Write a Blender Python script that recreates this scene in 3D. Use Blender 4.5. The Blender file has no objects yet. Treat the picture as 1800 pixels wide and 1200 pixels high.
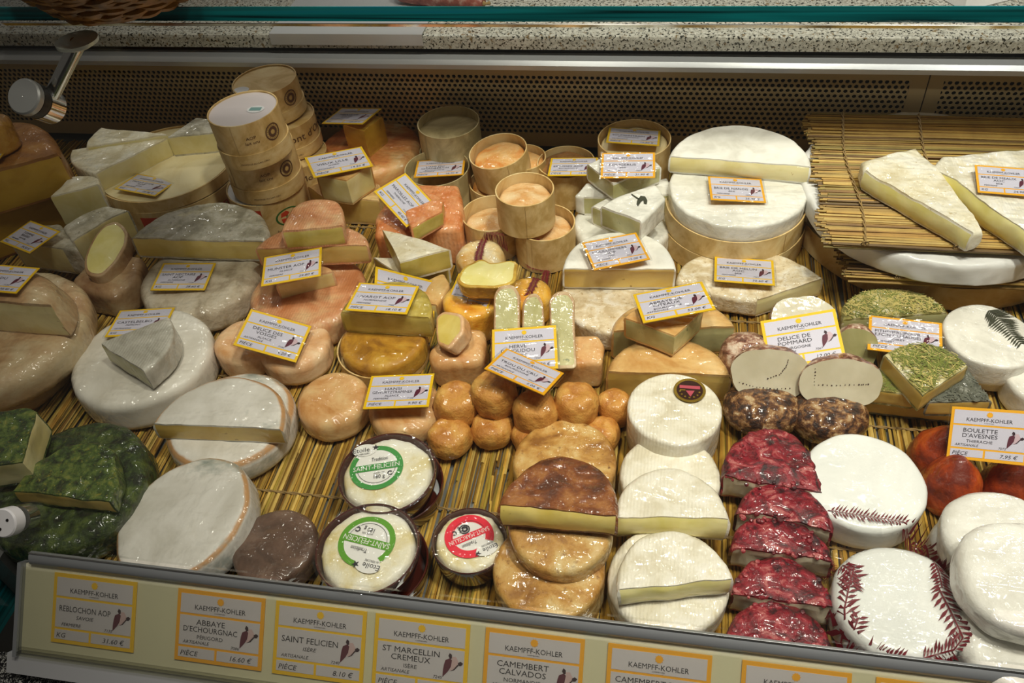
import bpy, bmesh, math, random
from mathutils import Vector, Matrix, noise
from mathutils.bvhtree import BVHTree
random.seed(7)
S = bpy.context.scene
COL = S.collection
PI = math.pi

# ---------------------------------------------------------------- camera
FPX = 1500.0                                   # focal length in pixels of the 1800 px wide frame
PITCH, YAW, ROLL = math.radians(44.87), math.radians(13.76), math.radians(-6.0)
CAM = Vector((0.0, -0.356, 0.734))
_f = Vector((-math.sin(YAW) * math.cos(PITCH), math.cos(YAW) * math.cos(PITCH), -math.sin(PITCH)))
_r = Vector((math.cos(YAW), math.sin(YAW), 0))
_u = _r.cross(_f)
RT = _r * math.cos(ROLL) + _u * math.sin(ROLL)
UP = -_r * math.sin(ROLL) + _u * math.cos(ROLL)
FW = _f
cd = bpy.data.cameras.new('camera')
cam = bpy.data.objects.new('camera', cd)
COL.objects.link(cam)
cd.sensor_width = 36.0
cd.lens = 36.0 * FPX / 1800.0
cd.clip_start = 0.01
m = Matrix((RT, UP, -FW)).transposed().to_4x4()
m.translation = CAM
cam.matrix_world = m
S.camera = cam

# ---------------------------------------------------------------- light and exposure
S.view_settings.view_transform = 'Standard'
S.view_settings.look = 'None'
S.view_settings.gamma = 1.0
S.view_settings.use_curve_mapping = False
S.view_settings.exposure = -0.2
w = bpy.data.worlds.new('shop_ambient')
S.world = w
w.use_nodes = True
w.node_tree.nodes['Background'].inputs[0].default_value = (1.0, 0.92, 0.80, 1)
w.node_tree.nodes['Background'].inputs[1].default_value = 0.075


def lamp(name, loc, aim, power, size, color, spot=None, blend=0.6):
    ld = bpy.data.lights.new(name, 'SPOT' if spot else 'AREA')
    ld.energy = power
    ld.color = color
    if spot:
        ld.spot_size = math.radians(spot)
        ld.spot_blend = blend
        ld.shadow_soft_size = size
    else:
        ld.shape = 'DISK'
        ld.size = size
    o = bpy.data.objects.new(name, ld)
    COL.objects.link(o)
    o.location = loc
    d = Vector(aim) - Vector(loc)
    o.rotation_euler = d.to_track_quat('-Z', 'Y').to_euler()
    return o


WARM = (1.0, 0.93, 0.80)
lamp('ceiling_spot', (0.38, 0.02, 1.95), (0.16, 0.44, 0), 96, 0.07, WARM, 62, 1.0)
lamp('ceiling_spot', (-0.30, 0.06, 1.95), (-0.12, 0.50, 0), 32, 0.07, WARM, 64, 1.0)
lamp('ceiling_spot', (0.98, 0.10, 1.95), (0.52, 0.40, 0), 34, 0.07, (1.0, 0.96, 0.90), 64, 1.0)
lamp('ceiling_spot', (-0.85, 1.40, 2.05), (-0.35, 0.28, 0), 11, 0.08, (1.0, 0.95, 0.86), 60, 1.0)
lamp('ceiling_spot', (0.75, 1.45, 2.05), (0.15, 0.22, 0), 14, 0.08, WARM, 60, 1.0)
lamp('ceiling_spot', (-1.60, 2.50, 2.25), (-0.45, 0.40, 0), 22, 0.10, (1.0, 0.96, 0.90), 44, 1.0)
lamp('ceiling_spot', (-0.35, 2.70, 2.25), (-0.10, 0.40, 0), 26, 0.10, WARM, 40, 1.0)
lamp('ceiling_spot', (0.85, 2.60, 2.25), (0.30, 0.40, 0), 24, 0.10, (1.0, 0.94, 0.86), 42, 1.0)
lamp('ceiling_spot', (0.62, -0.20, 2.05), (0.22, 0.56, 0), 78, 0.07, WARM, 50, 1.0)
lamp('ceiling_spot', (-0.20, -0.20, 2.05), (-0.12, 0.56, 0), 44, 0.07, WARM, 50, 1.0)


# ---------------------------------------------------------------- helpers
def W(px, py, z=None, y=None):
    """point of the real plane z = const (or y = const) seen at pixel px, py of the photograph"""
    d = FW + RT * ((px - 900) / FPX) - UP * ((py - 600) / FPX)
    t = (z - CAM.z) / d.z if y is None else (y - CAM.y) / d.y
    return CAM + d * t


def ppm(p):                                    # pixels per metre at a point
    return FPX / ((p - CAM).dot(FW))


def srgb(c):
    if isinstance(c, str):
        c = [int(c[i:i + 2], 16) for i in (0, 2, 4)]
    return tuple(((v / 255) / 12.92 if v <= 10 else ((v / 255 + 0.055) / 1.055) ** 2.4) for v in c) + (1.0,)


class G:
    """small node-graph writer"""
    def __init__(s, name):
        s.m = bpy.data.materials.new(name)
        s.m.use_nodes = True
        s.t = s.m.node_tree
        s.t.nodes.clear()
        s.out = s.n('ShaderNodeOutputMaterial')
        s.co = s.n('ShaderNodeTexCoord').outputs['Object']

    def n(s, typ, **kw):
        nd = s.t.nodes.new(typ)
        for k, v in kw.items():
            if k.startswith('i_'):
                s.put(nd.inputs[k[2:].replace('_', ' ')], v)
            else:
                setattr(nd, k, v)
        return nd

    def put(s, sock, v):
        if isinstance(v, bpy.types.NodeSocket):
            s.t.links.new(v, sock)
        else:
            sock.default_value = v

    def noise(s, scale, detail=4, rough=0.55, dist=0.0, stretch=None, co=None):
        c = co or s.co
        if stretch:
            mp = s.n('ShaderNodeMapping')
            s.t.links.new(c, mp.inputs[0])
            mp.inputs['Scale'].default_value = stretch
            c = mp.outputs[0]
        nd = s.n('ShaderNodeTexNoise', i_Scale=scale, i_Detail=detail, i_Roughness=rough, i_Distortion=dist)
        s.t.links.new(c, nd.inputs['Vector'])
        return nd.outputs['Fac']

    def ramp(s, fac, stops, interp='LINEAR'):
        r = s.n('ShaderNodeValToRGB')
        r.color_ramp.interpolation = interp
        e = r.color_ramp.elements
        while len(e) < len(stops):
            e.new(0.5)
        for el, (p, c) in zip(e, stops):
            el.position = p
            el.color = srgb(c) if isinstance(c, (str, list)) else ((c, c, c, 1) if isinstance(c, float) else c)
        s.put(r.inputs[0], fac)
        return r.outputs[0]

    def mix(s, fac, a, b, mode='MIX'):
        x = s.n('ShaderNodeMix', data_type='RGBA', blend_type=mode)
        s.put(x.inputs['Factor'], fac)
        s.put(x.inputs[6], a)
        s.put(x.inputs[7], b)
        return x.outputs[2]

    def math(s, op, a, b=0.0):
        x = s.n('ShaderNodeMath', operation=op)
        s.put(x.inputs[0], a)
        s.put(x.inputs[1], b)
        return x.outputs[0]

    def bump(s, h, strength, dist=0.001, normal=None):
        b = s.n('ShaderNodeBump')
        s.put(b.inputs['Height'], h)
        b.inputs['Strength'].default_value = strength
        b.inputs['Distance'].default_value = dist
        if normal:
            s.t.links.new(normal, b.inputs['Normal'])
        return b.outputs[0]

    def bsdf(s, **kw):
        b = s.n('ShaderNodeBsdfPrincipled')
        for k, v in kw.items():
            s.put(b.inputs[k.replace('_', ' ')], v)
        s.t.links.new(b.outputs[0], s.out.inputs[0])
        return b


MATS = {}


def rind(key, stops, scale=30, detail=6, bump=0.5, bscale=160, rough=0.55, coat=0.0, speck=None, ribs=None,
         patch=None, sss=0.0, dist=0.4, wr=1.0, rim=None):
    """cheese surface: noise colour ramp, optional specks / patches / mould ribs, optional cling film as a coat"""
    g = G(key)
    n = g.noise(scale, detail, 0.6, dist)
    c = g.ramp(n, [(0.5 + (p - 0.5) * 0.62, q) for p, q in stops])
    if rim:
        vt = g.n('ShaderNodeVectorTransform', vector_type='NORMAL', convert_from='WORLD', convert_to='OBJECT')
        ge = g.n('ShaderNodeNewGeometry')
        g.t.links.new(ge.outputs['Normal'], vt.inputs[0])
        sx = g.n('ShaderNodeSeparateXYZ')
        g.t.links.new(vt.outputs[0], sx.inputs[0])
        wob = g.math('MULTIPLY', g.math('SUBTRACT', g.noise(40, 4, 0.6), 0.5), 0.22)
        c = g.mix(g.ramp(g.math('ADD', sx.outputs[2], wob), [(0.25, 0.0), (0.55, 0.9), (0.85, 0.9), (0.96, 0.0)]), c, srgb(rim))
    if patch:
        pc, ps, lo, hi = patch
        c = g.mix(g.ramp(g.noise(ps, 5, 0.65, 0.3), [(lo, 0.0), (hi, 1.0)]), c, srgb(pc))
    if speck:
        sc_, ss, lo, hi = speck
        c = g.mix(g.ramp(g.noise(ss, 3, 0.7), [(lo, 0.0), (hi, 1.0)]), c, srgb(sc_))
    nb = g.bump(g.noise(bscale, 5, 0.65), bump, 0.0012)
    if ribs:
        wv = g.n('ShaderNodeTexWave', i_Scale=ribs, i_Distortion=2.5, i_Detail=2.0)
        wv.bands_direction = 'X'
        g.t.links.new(g.co, wv.inputs['Vector'])
        nb = g.bump(wv.outputs['Fac'], 0.22, 0.0010, nb)
    kw = dict(Base_Color=c, Roughness=rough, Normal=nb)
    if coat:
        a = g.noise(46, 0.6, 0.5, 0.5, (1.0, 2.2, 1.4))
        b = g.noise(120, 0.4, 0.5, 0.4, (1.5, 1.0, 1.3))
        msk = g.ramp(g.noise(16, 1, 0.5), [(0.36, 0.15), (0.62, 1.0)])
        hgt = g.math('MULTIPLY', g.math('ADD', a, g.math('MULTIPLY', b, 0.35)), msk)
        kw.update(Coat_Weight=coat, Coat_Roughness=0.12, Coat_IOR=1.6, Coat_Normal=g.bump(hgt, 1.0, 0.0095 * wr))
    b = g.bsdf(**kw)
    if sss:
        b.inputs['Subsurface Weight'].default_value = sss
        b.inputs['Subsurface Radius'].default_value = (0.006, 0.004, 0.002)
        b.inputs['Subsurface Scale'].default_value = 0.6
    MATS[key] = g.m
    return g.m


def flat(key, c, rough=0.5, metal=0.0, coat=0.0, spec=0.5):
    g = G(key)
    g.bsdf(Base_Color=srgb(c), Roughness=rough, Metallic=metal, Coat_Weight=coat, Specular_IOR_Level=spec)
    MATS[key] = g.m
    return g.m


F = 0.85
# bloomy and washed rinds
rind('bloomy white', [(0.3, 'D8D4C8'), (0.55, 'EDEAE0'), (0.8, 'F6F4EE')], 24, coat=0.0, bump=0.6, rough=0.7)
rind('wrapped white', [(0.3, 'D9D6CB'), (0.55, 'ECE9DF'), (0.8, 'F4F2EA')], 24, coat=F, bump=0.5, rough=0.6)
rind('cream white', [(0.3, 'D6C9A6'), (0.5, 'E9E0C6'), (0.75, 'F1ECDD')], 30, coat=F, bump=0.6, speck=('C7B48A', 130, 0.62, 0.72))
rind('melun', [(0.3, 'CDB892'), (0.5, 'E3D3B2'), (0.7, 'F0E8D6')], 60, coat=F * 0.7, bump=1.2, speck=('B99E72', 150, 0.58, 0.7))
rind('ribbed white', [(0.3, 'D6CDB4'), (0.5, 'E8E2D0'), (0.75, 'F2EEE4')], 26, coat=F, bump=0.7, ribs=95, patch=('D9C78E', 22, 0.58, 0.75))
rind('grey tomme', [(0.25, '9A9480'), (0.45, 'C0B9A4'), (0.62, 'DAD5C6'), (0.8, 'B4AA90')], 34, coat=F, bump=1.8, bscale=110, speck=('8A8470', 90, 0.6, 0.75))
rind('beige tomme', [(0.25, 'A3937A'), (0.5, 'CDBFA6'), (0.75, 'DFD4BF')], 34, coat=F, bump=1.3, bscale=130)
rind('pale smooth', [(0.3, 'CFC9BC'), (0.6, 'E4DFD4')], 12, coat=F, bump=0.2, rough=0.5)
rind('reblochon', [(0.3, 'D2CDC2'), (0.55, 'E6E2DA'), (0.8, 'DCD6C8')], 12, coat=F, bump=0.3, patch=('98A098', 13, 0.57, 0.70), rim='C08A4A')
rind('grey ridged', [(0.3, 'A29E90'), (0.55, 'BEBAAE'), (0.8, 'CECABE')], 24, coat=F, bump=0.6, ribs=95)
rind('orange edge', [(0.3, 'C7904E'), (0.5, 'DDBC8C'), (0.7, 'E8D9BF')], 32, coat=F, bump=0.5)
rind('peach', [(0.3, 'D29A62'), (0.5, 'E5B98A'), (0.75, 'EDD0A6')], 22, coat=F, bump=0.5)
rind('pink peach', [(0.3, 'C48848'), (0.5, 'DAAA70'), (0.75, 'E4C48C')], 20, coat=F, bump=0.5)
rind('pink ribbed', [(0.3, 'C47C4C'), (0.5, 'D89A6C'), (0.75, 'E2BA8A')], 24, coat=F, bump=0.5, ribs=95)
rind('orange washed', [(0.3, 'C66A2A'), (0.5, 'DE9350'), (0.7, 'E8B878')], 16, coat=F, bump=0.5, patch=('E6D6AE', 14, 0.6, 0.7))
rind('maroilles', [(0.3, 'CE7434'), (0.55, 'E39A62'), (0.8, 'EBB183')], 24, coat=F, bump=0.7, ribs=60)
rind('apricot ball', [(0.3, 'B4742C'), (0.5, 'CC9040'), (0.75, 'DAAA58')], 40, coat=0.35, bump=1.6, bscale=170)
rind('livarot', [(0.3, '8F5E14'), (0.5, 'B98420'), (0.75, 'CFA13A')], 30, coat=F, bump=0.6)
rind('olive top', [(0.3, '8D7B2A'), (0.5, 'B7A040'), (0.75, 'D0BF6E')], 26, coat=F, bump=0.5)
rind('citeaux', [(0.3, 'C48F4A'), (0.5, 'D8AE6C'), (0.75, 'E2C48C')], 18, coat=F, bump=0.45)
rind('brown rind', [(0.3, '7A4A1E'), (0.55, 'A06A2C'), (0.8, 'B98848')], 14, coat=F * 0.6, bump=0.4)
rind('savoy rind', [(0.3, '9A7048'), (0.5, 'BE9C72'), (0.75, 'D2BE98')], 14, coat=F, bump=0.4)
rind('terracotta disc', [(0.3, '4A3426'), (0.55, '644A3A'), (0.8, '7C6250')], 24, coat=F, bump=0.6)
rind('brown edge', [(0.3, '7C4E22'), (0.6, 'A8763C')], 24, coat=F, bump=0.6)
rind('calvados crumb', [(0.25, '8E5C1E'), (0.45, 'BE8C42'), (0.6, 'D2AC68'), (0.8, 'E4D2A4')], 26, coat=F, bump=1.0, speck=('7A4A1C', 120, 0.6, 0.75))
rind('calvados dark', [(0.3, '54280C'), (0.5, '7E4216'), (0.7, 'A46A34')], 40, wr=1.5, coat=F, bump=1.4)
rind('berry', [(0.30, '2A030A'), (0.46, '6A0718'), (0.60, '8E1526'), (0.74, 'B86A66'), (0.84, '5A0716')], 55, coat=0.5, bump=2.0, bscale=90, dist=1.2)
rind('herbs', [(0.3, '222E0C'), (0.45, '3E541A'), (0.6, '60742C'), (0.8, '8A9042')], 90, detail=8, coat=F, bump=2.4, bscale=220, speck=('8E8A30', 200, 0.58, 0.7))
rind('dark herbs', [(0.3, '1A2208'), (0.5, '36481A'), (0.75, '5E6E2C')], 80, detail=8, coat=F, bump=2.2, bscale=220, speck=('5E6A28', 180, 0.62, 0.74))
rind('hay', [(0.3, '66602C'), (0.5, '9A9150'), (0.65, 'C9BF92'), (0.8, 'E6E0CC')], 55, detail=8, coat=F, bump=1.5)
rind('sage', [(0.3, '3E4034'), (0.5, '66685C'), (0.75, '9A9A90')], 60, detail=8, coat=F, bump=1.5)
rind('boulette', [(0.3, '6E1E04'), (0.5, 'A63C08'), (0.75, 'CE6418')], 26, coat=F, bump=0.8)
rind('mustard balls', [(0.32, '2A1408'), (0.46, '5C3416'), (0.6, '9A6E40'), (0.75, 'C9AE86')], 110, detail=8, coat=F * 0.8, bump=2.2, bscale=240)
rind('blush balls', [(0.3, '5A2E20'), (0.46, '94624C'), (0.6, 'D2B49C'), (0.8, 'E8D8C4')], 100, detail=8, coat=F, bump=1.8, bscale=240)
rind('langres', [(0.3, 'DEA23A'), (0.48, 'EFD49A'), (0.7, 'F2E6CC')], 18, coat=F, bump=0.7)
rind('langres orange', [(0.3, 'D98A14'), (0.5, 'EFB43A'), (0.75, 'F4D27C')], 18, coat=F, bump=0.7)
rind('yellow rind', [(0.3, 'B98A1E'), (0.6, 'DDB748')], 22, coat=F, bump=0.6)
rind('flan', [(0.3, 'D9A05C'), (0.5, 'E6BC84'), (0.75, 'EED2A2')], 40, coat=F * 0.6, bump=1.0)
rind('flan orange', [(0.3, 'D98630'), (0.5, 'E4AE66'), (0.75, 'E9C48C')], 22, coat=F * 0.6, bump=0.7)
rind('felicien', [(0.3, 'E0CF94'), (0.5, 'EFE8CC'), (0.75, 'F5F2E4')], 22, bump=1.2, bscale=70, rough=0.5, patch=('E0B23C', 14, 0.66, 0.74), coat=0.3)
rind('fresh white', [(0.3, 'E0E2DE'), (0.6, 'ECEDE9')], 10, coat=0.35, bump=0.2, rough=0.35, wr=0.3)
rind('goat white', [(0.3, 'D9D6CC'), (0.6, 'EDEBE4')], 20, coat=F, bump=0.6)
# pastes
P = dict(detail=4, bump=0.25, bscale=60, rough=0.42, sss=0.15, wr=0.5)
rind('paste cream', [(0.35, 'E2D28E'), (0.65, 'EEE2AC')], 20, coat=0.35, speck=('B9A464', 70, 0.7, 0.76), **P)
rind('paste yellow', [(0.35, 'DCC260'), (0.65, 'E8D27E')], 20, coat=0.35, speck=('A88A3C', 70, 0.7, 0.76), **P)
rind('paste gold', [(0.35, 'B98C1C'), (0.65, 'CFA534')], 12, coat=0.4, **P)
rind('paste pale', [(0.35, 'E4D884'), (0.65, 'F0E6A6')], 16, coat=0.4, **P)
rind('paste olive', [(0.35, 'C0AA44'), (0.65, 'D2C066')], 22, coat=0.4, speck=('6E6A2A', 60, 0.7, 0.76), **P)
rind('paste green', [(0.35, 'B4AE74'), (0.65, 'C8C48E')], 18, coat=0.5, speck=('6E7440', 60, 0.68, 0.74), **P)
rind('paste herve', [(0.35, 'A09A5A'), (0.65, 'B6B072')], 18, detail=4, bump=0.25, bscale=60, rough=0.42, wr=0.8, coat=0.4, speck=('6E7440', 60, 0.68, 0.74))
rind('paste ochre', [(0.35, 'D0AC54'), (0.65, 'DEC070')], 18, coat=0.35, speck=('8A6420', 60, 0.7, 0.76), **P)
rind('paste goat', [(0.35, 'D6CDB0'), (0.65, 'E5DEC8')], 14, coat=0.5, speck=('5A4A38', 90, 0.72, 0.76), **P)
rind('paste chalk', [(0.35, 'C6BCA0'), (0.65, 'D6CDB4')], 14, coat=0.4, **P)
# others
rind('chip wood', [(0.3, 'C6A260'), (0.5, 'DCBC80'), (0.75, 'E8D09A')], 14, bump=0.25, bscale=90, rough=0.5, dist=2.0)
rind('grey wood', [(0.3, 'A08F62'), (0.6, 'C0AE80')], 14, bump=0.25, bscale=90, rough=0.5, dist=2.0)
rind('pale board', [(0.3, 'E2CF98'), (0.6, 'EEE0B4')], 9, bump=0.2, rough=0.5, dist=2.0)
rind('brie paper', [(0.3, 'E6E5E2'), (0.6, 'F3F2F0')], 8, bump=0.2, rough=0.4, coat=0.4, wr=0.3)
flat('dish glaze', '4A1C12', 0.12, 0, 0.8)
flat('tag yellow', 'F2C40A', 0.45)
flat('tag amber', 'F2AE0E', 0.45)
flat('tag white', 'CFCCDC', 0.5)
flat('ink', '26222C', 0.5)
flat('maroon', '5A1830', 0.5)
flat('dark maroon', '2E0E1C', 0.5)
flat('blaze', 'CDB2BC', 0.5)
flat('stamp brown', '5A3A22', 0.6)
flat('print red', 'C8401E', 0.5)
flat('print green', '2E6A2A', 0.5)
flat('label green', '5E9E24', 0.4)
flat('label green two', '3E9440', 0.4)
flat('label red', 'E8203A', 0.4)
flat('label white', 'EDEBE6', 0.4)
flat('sticker white', 'D9CFD2', 0.35)
flat('fern ink', '6A1420', 0.5)
flat('leaf dark', '3A3C2C', 0.7)
flat('seal dark', '3A2018', 0.3, 0.3)
flat('seal gold', 'C8A84A', 0.25, 0.9)
flat('seal red', 'B04A58', 0.35)
flat('black', '0A0908', 0.7)
flat('string', '9A7E4E', 0.8)
flat('chrome', 'C8C8C4', 0.12, 1.0)
flat('satin metal', '9A9C9A', 0.35, 0.6)
flat('flange metal', 'C8CCBE', 0.25, 0.4)
flat('rail steel', 'C8CACE', 0.3, 0.35)
flat('panel paint', 'C0AA80', 0.36, 0.15)
flat('front rail', '9A9EA2', 0.3, 0.5)
flat('strip cream', 'D8D6BE', 0.45)
flat('rubber', '14110E', 0.5)
flat('crinkle white', 'E8E8EC', 0.3)
flat('holo sticker', 'A8D8D8', 0.15, 0.5)


def clear(key, tint, refl=1.0, wr=0.0, haze=0.0, ior=1.45):
    """clear film / glass: passes light straight through, mirrors at grazing angles"""
    g = G(key)
    tr = g.n('ShaderNodeBsdfTransparent')
    tr.inputs[0].default_value = srgb(tint)
    gl = g.n('ShaderNodeBsdfGlossy')
    gl.inputs['Roughness'].default_value = 0.06
    lw = g.n('ShaderNodeLayerWeight')
    lw.inputs[0].default_value = 0.5
    if wr:
        a = g.noise(34, 0.6, 0.5, 0.8, (1.0, 3.0, 2.0))
        b = g.noise(90, 0.4, 0.5, 0.4)
        nb = g.bump(g.math('ADD', a, g.math('MULTIPLY', b, 0.3)), 1.0, wr)
        g.t.links.new(nb, gl.inputs['Normal'])
    f5 = g.math('POWER', lw.outputs['Facing'], 5.0)
    fac = g.math('MINIMUM', g.math('MULTIPLY', g.math('ADD', g.math('MULTIPLY', f5, 0.96), 0.04), refl), 1.0)
    mx = g.n('ShaderNodeMixShader')
    g.put(mx.inputs[0], fac)
    g.t.links.new(tr.outputs[0], mx.inputs[1])
    g.t.links.new(gl.outputs[0], mx.inputs[2])
    last = mx.outputs[0]
    if haze:
        df = g.n('ShaderNodeBsdfDiffuse')
        df.inputs[0].default_value = (0.8, 0.8, 0.8, 1)
        m2 = g.n('ShaderNodeMixShader')
        m2.inputs[0].default_value = haze
        g.t.links.new(last, m2.inputs[1])
        g.t.links.new(df.outputs[0], m2.inputs[2])
        last = m2.outputs[0]
    g.t.links.new(last, g.out.inputs[0])
    MATS[key] = g.m
    return g.m


clear('film', 'FEFEFE', 1.3, 0.006, 0.01)
clear('sleeve', 'FBFBFB', 1.0, 0.0015)
clear('pane', 'FDFEFD', 0.9)
clear('shelf glass', 'F9FBFA', 0.9)
clear('acrylic', 'F4F4EE', 1.2, 0.002, 0.02)
g = G('glass edge')
e1 = g.noise(3.0, 2, 0.5, 0.5, (1, 1, 60))
g.bsdf(Base_Color=g.ramp(e1, [(0.35, '012A2C'), (0.6, '0A6E70'), (0.8, '0A5A80')]), Roughness=0.12, Coat_Weight=0.6)
MATS['glass edge'] = g.m
# granite
for key, dark, stops in (('granite', '2A2A24', [(0.3, '8E8C82'), (0.5, 'B9B7AC'), (0.7, 'D6D4CC')]),
                         ('black granite', 'A8A8A4', [(0.4, '0C0C0E'), (0.7, '1A1A1E')])):
    g = G(key)
    c = g.ramp(g.noise(160, 5, 0.7), stops)
    if key == 'granite':
        c = g.mix(g.ramp(g.noise(260, 2, 0.6, 0.4), [(0.55, 0.0), (0.6, 1.0)]), c, srgb(dark))
        c = g.mix(g.ramp(g.noise(120, 3, 0.6, 0.4), [(0.6, 0.0), (0.68, 1.0)]), c, srgb('7E6A4A'))
    else:
        c = g.mix(g.ramp(g.noise(330, 2, 0.6, 1.5), [(0.54, 0.0), (0.58, 1.0)]), c, srgb(dark))
    g.bsdf(Base_Color=c, Roughness=0.25)
    MATS[key] = g.m
# reeds: colour per reed from a point attribute
g = G('reed')
at = g.n('ShaderNodeAttribute')
at.attribute_name = 'tint'
st = g.noise(40, 4, 0.6, 0.0, (1, 1, 1))
c = g.mix(g.ramp(st, [(0.35, 0.0), (0.7, 0.55)]), at.outputs['Color'], g.mix(1.0, at.outputs['Color'], (0.55, 0.45, 0.32, 1), 'MULTIPLY'))
g.bsdf(Base_Color=c, Roughness=0.5, Specular_IOR_Level=0.3)
MATS['reed'] = g.m
g = G('wicker')
g.bsdf(Base_Color=g.ramp(g.noise(50, 4), [(0.3, '4A2E10'), (0.6, '8A5E26'), (0.8, 'B08440')]), Roughness=0.35)
MATS['wicker'] = g.m
g = G('sausage')
g.bsdf(Base_Color=g.ramp(g.noise(60, 4), [(0.35, '6E2A22'), (0.55, 'A0584A'), (0.75, 'D8BEB0')]), Roughness=0.4)
MATS['sausage'] = g.m


def M(k):
    return MATS[k]


def tagit(o, label=None, cat=None, group=None, kind=None):
    if label: o['label'] = label
    if cat: o['category'] = cat
    if group: o['group'] = group
    if kind: o['kind'] = kind
    return o


def mesh_obj(name, verts, faces, mat, parent=None, smooth=True, sharp=None):
    me = bpy.data.meshes.new(name)
    me.from_pydata([tuple(v) for v in verts], [], faces)
    if mat: me.materials.append(M(mat) if isinstance(mat, str) else mat)
    if smooth:
        me.polygons.foreach_set('use_smooth', [True] * len(me.polygons))
        me.update()
        if sharp: me.set_sharp_from_angle(angle=math.radians(sharp))
    me.update()
    o = bpy.data.objects.new(name, me)
    COL.objects.link(o)
    if parent: o.parent = parent
    return o


def empty(name, mw=None):
    o = bpy.data.objects.new(name, None)
    o.empty_display_size = 0.02
    COL.objects.link(o)
    if mw is not None: o.matrix_world = mw
    return o


class MB:
    """collects simple shapes in one mesh"""
    def __init__(s):
        s.v, s.f = [], []

    def add(s, v, f):
        k = len(s.v)
        s.v += [Vector(p) for p in v]
        s.f += [tuple(i + k for i in q) for q in f]
        return s

    def box(s, lo, hi):
        x0, y0, z0 = lo
        x1, y1, z1 = hi
        return s.add([(x0, y0, z0), (x1, y0, z0), (x1, y1, z0), (x0, y1, z0), (x0, y0, z1), (x1, y0, z1), (x1, y1, z1), (x0, y1, z1)],
                     [(0, 3, 2, 1), (4, 5, 6, 7), (0, 1, 5, 4), (1, 2, 6, 5), (2, 3, 7, 6), (3, 0, 4, 7)])

    def extrude_x(s, prof, x0, x1):
        """closed profile of (y, z), counter-clockwise seen from +x, swept along x"""
        n = len(prof)
        v = [(x0, y, z) for y, z in prof] + [(x1, y, z) for y, z in prof]
        f = [(i, (i + 1) % n, n + (i + 1) % n, n + i) for i in range(n)]
        f += [tuple(reversed(range(n))), tuple(range(n, 2 * n))]
        return s.add(v, f)

    def lathe(s, prof, n=48, axis=None, cx=0, cy=0):
        """closed ring profile of (r, z); r = 0 closes on the axis"""
        v, f, rows = [], [], []
        for r, z in prof:
            if r < 1e-6:
                rows.append([len(v)])
                v.append((cx, cy, z))
            else:
                rows.append(list(range(len(v), len(v) + n)))
                v += [(cx + r * math.cos(2 * PI * i / n), cy + r * math.sin(2 * PI * i / n), z) for i in range(n)]
        for a, b in zip(rows[:-1], rows[1:]):
            for i in range(n):
                j = (i + 1) % n
                if len(a) == 1 and len(b) == 1: continue
                if len(a) == 1: f.append((a[0], b[j], b[i]))
                elif len(b) == 1: f.append((a[i], a[j], b[0]))
                else: f.append((a[i], a[j], b[j], b[i]))
        return s.add(v, f)

    def tube(s, pts, r, n=6, cap=True):
        pts = [Vector(p) for p in pts]
        k0 = len(s.v)
        up = Vector((0, 0, 1))
        for i, p in enumerate(pts):
            d = (pts[min(i + 1, len(pts) - 1)] - pts[max(i - 1, 0)]).normalized()
            a = d.cross(up)
            if a.length < 1e-4: a = d.cross(Vector((1, 0, 0)))
            a.normalize()
            b = a.cross(d)
            rr = r[i] if isinstance(r, (list, tuple)) else r
            s.v += [p + (a * math.cos(2 * PI * q / n) + b * math.sin(2 * PI * q / n)) * rr for q in range(n)]
        for i in range(len(pts) - 1):
            for q in range(n):
                q2 = (q + 1) % n
                s.f.append((k0 + i * n + q, k0 + i * n + q2, k0 + (i + 1) * n + q2, k0 + (i + 1) * n + q))
        if cap:
            s.f.append(tuple(k0 + q for q in reversed(range(n))))
            s.f.append(tuple(k0 + (len(pts) - 1) * n + q for q in range(n)))
        return s

    def xf(s, mat, k=0):
        for i in range(k, len(s.v)):
            s.v[i] = mat @ s.v[i]
        return s

    def obj(s, name, mat, parent=None, smooth=True, sharp=35):
        return mesh_obj(name, s.v, s.f, mat, parent, smooth, sharp)


# ---------------------------------------------------------------- lettering (flat print)
_TX = {}


def text_mesh(t, italic=False):
    """(verts, faces, width) of a line of text, height 1 = capital height, centred"""
    k = (t, italic)
    if k in _TX: return _TX[k]
    cu = bpy.data.curves.new('letters', 'FONT')
    cu.body = t
    cu.size = 1.0
    cu.resolution_u = 2
    o = bpy.data.objects.new('letters', cu)
    COL.objects.link(o)
    dg = bpy.context.evaluated_depsgraph_get()
    dg.update()
    me = bpy.data.meshes.new_from_object(o.evaluated_get(dg))
    v = [p.co.copy() for p in me.vertices]
    f = [tuple(p.vertices) for p in me.polygons]
    bpy.data.objects.remove(o)
    bpy.data.curves.remove(cu)
    bpy.data.meshes.remove(me)
    if v:
        x0 = min(p.x for p in v)
        x1 = max(p.x for p in v)
        ch = 0.70
        v = [Vector(((p.x - (x0 + x1) / 2) / ch + (0.2 * p.y / ch if italic else 0), p.y / ch, 0)) for p in v]
        wd = (x1 - x0) / ch
    else:
        wd = 0
    _TX[k] = (v, f, wd)
    return _TX[k]


def put_text(mb, t, cx, y, cap, maxw=None, italic=False, z=0.0, anchor='c', stretch=1.12):
    v, f, wd = text_mesh(t, italic)
    sx = cap * stretch
    if maxw and wd * sx > maxw: sx = maxw / wd
    off = {'c': 0, 'l': wd / 2 * sx, 'r': -wd / 2 * sx}[anchor]
    mb.add([(p.x * sx + cx + off, p.y * cap + y, z) for p in v], f)


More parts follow.
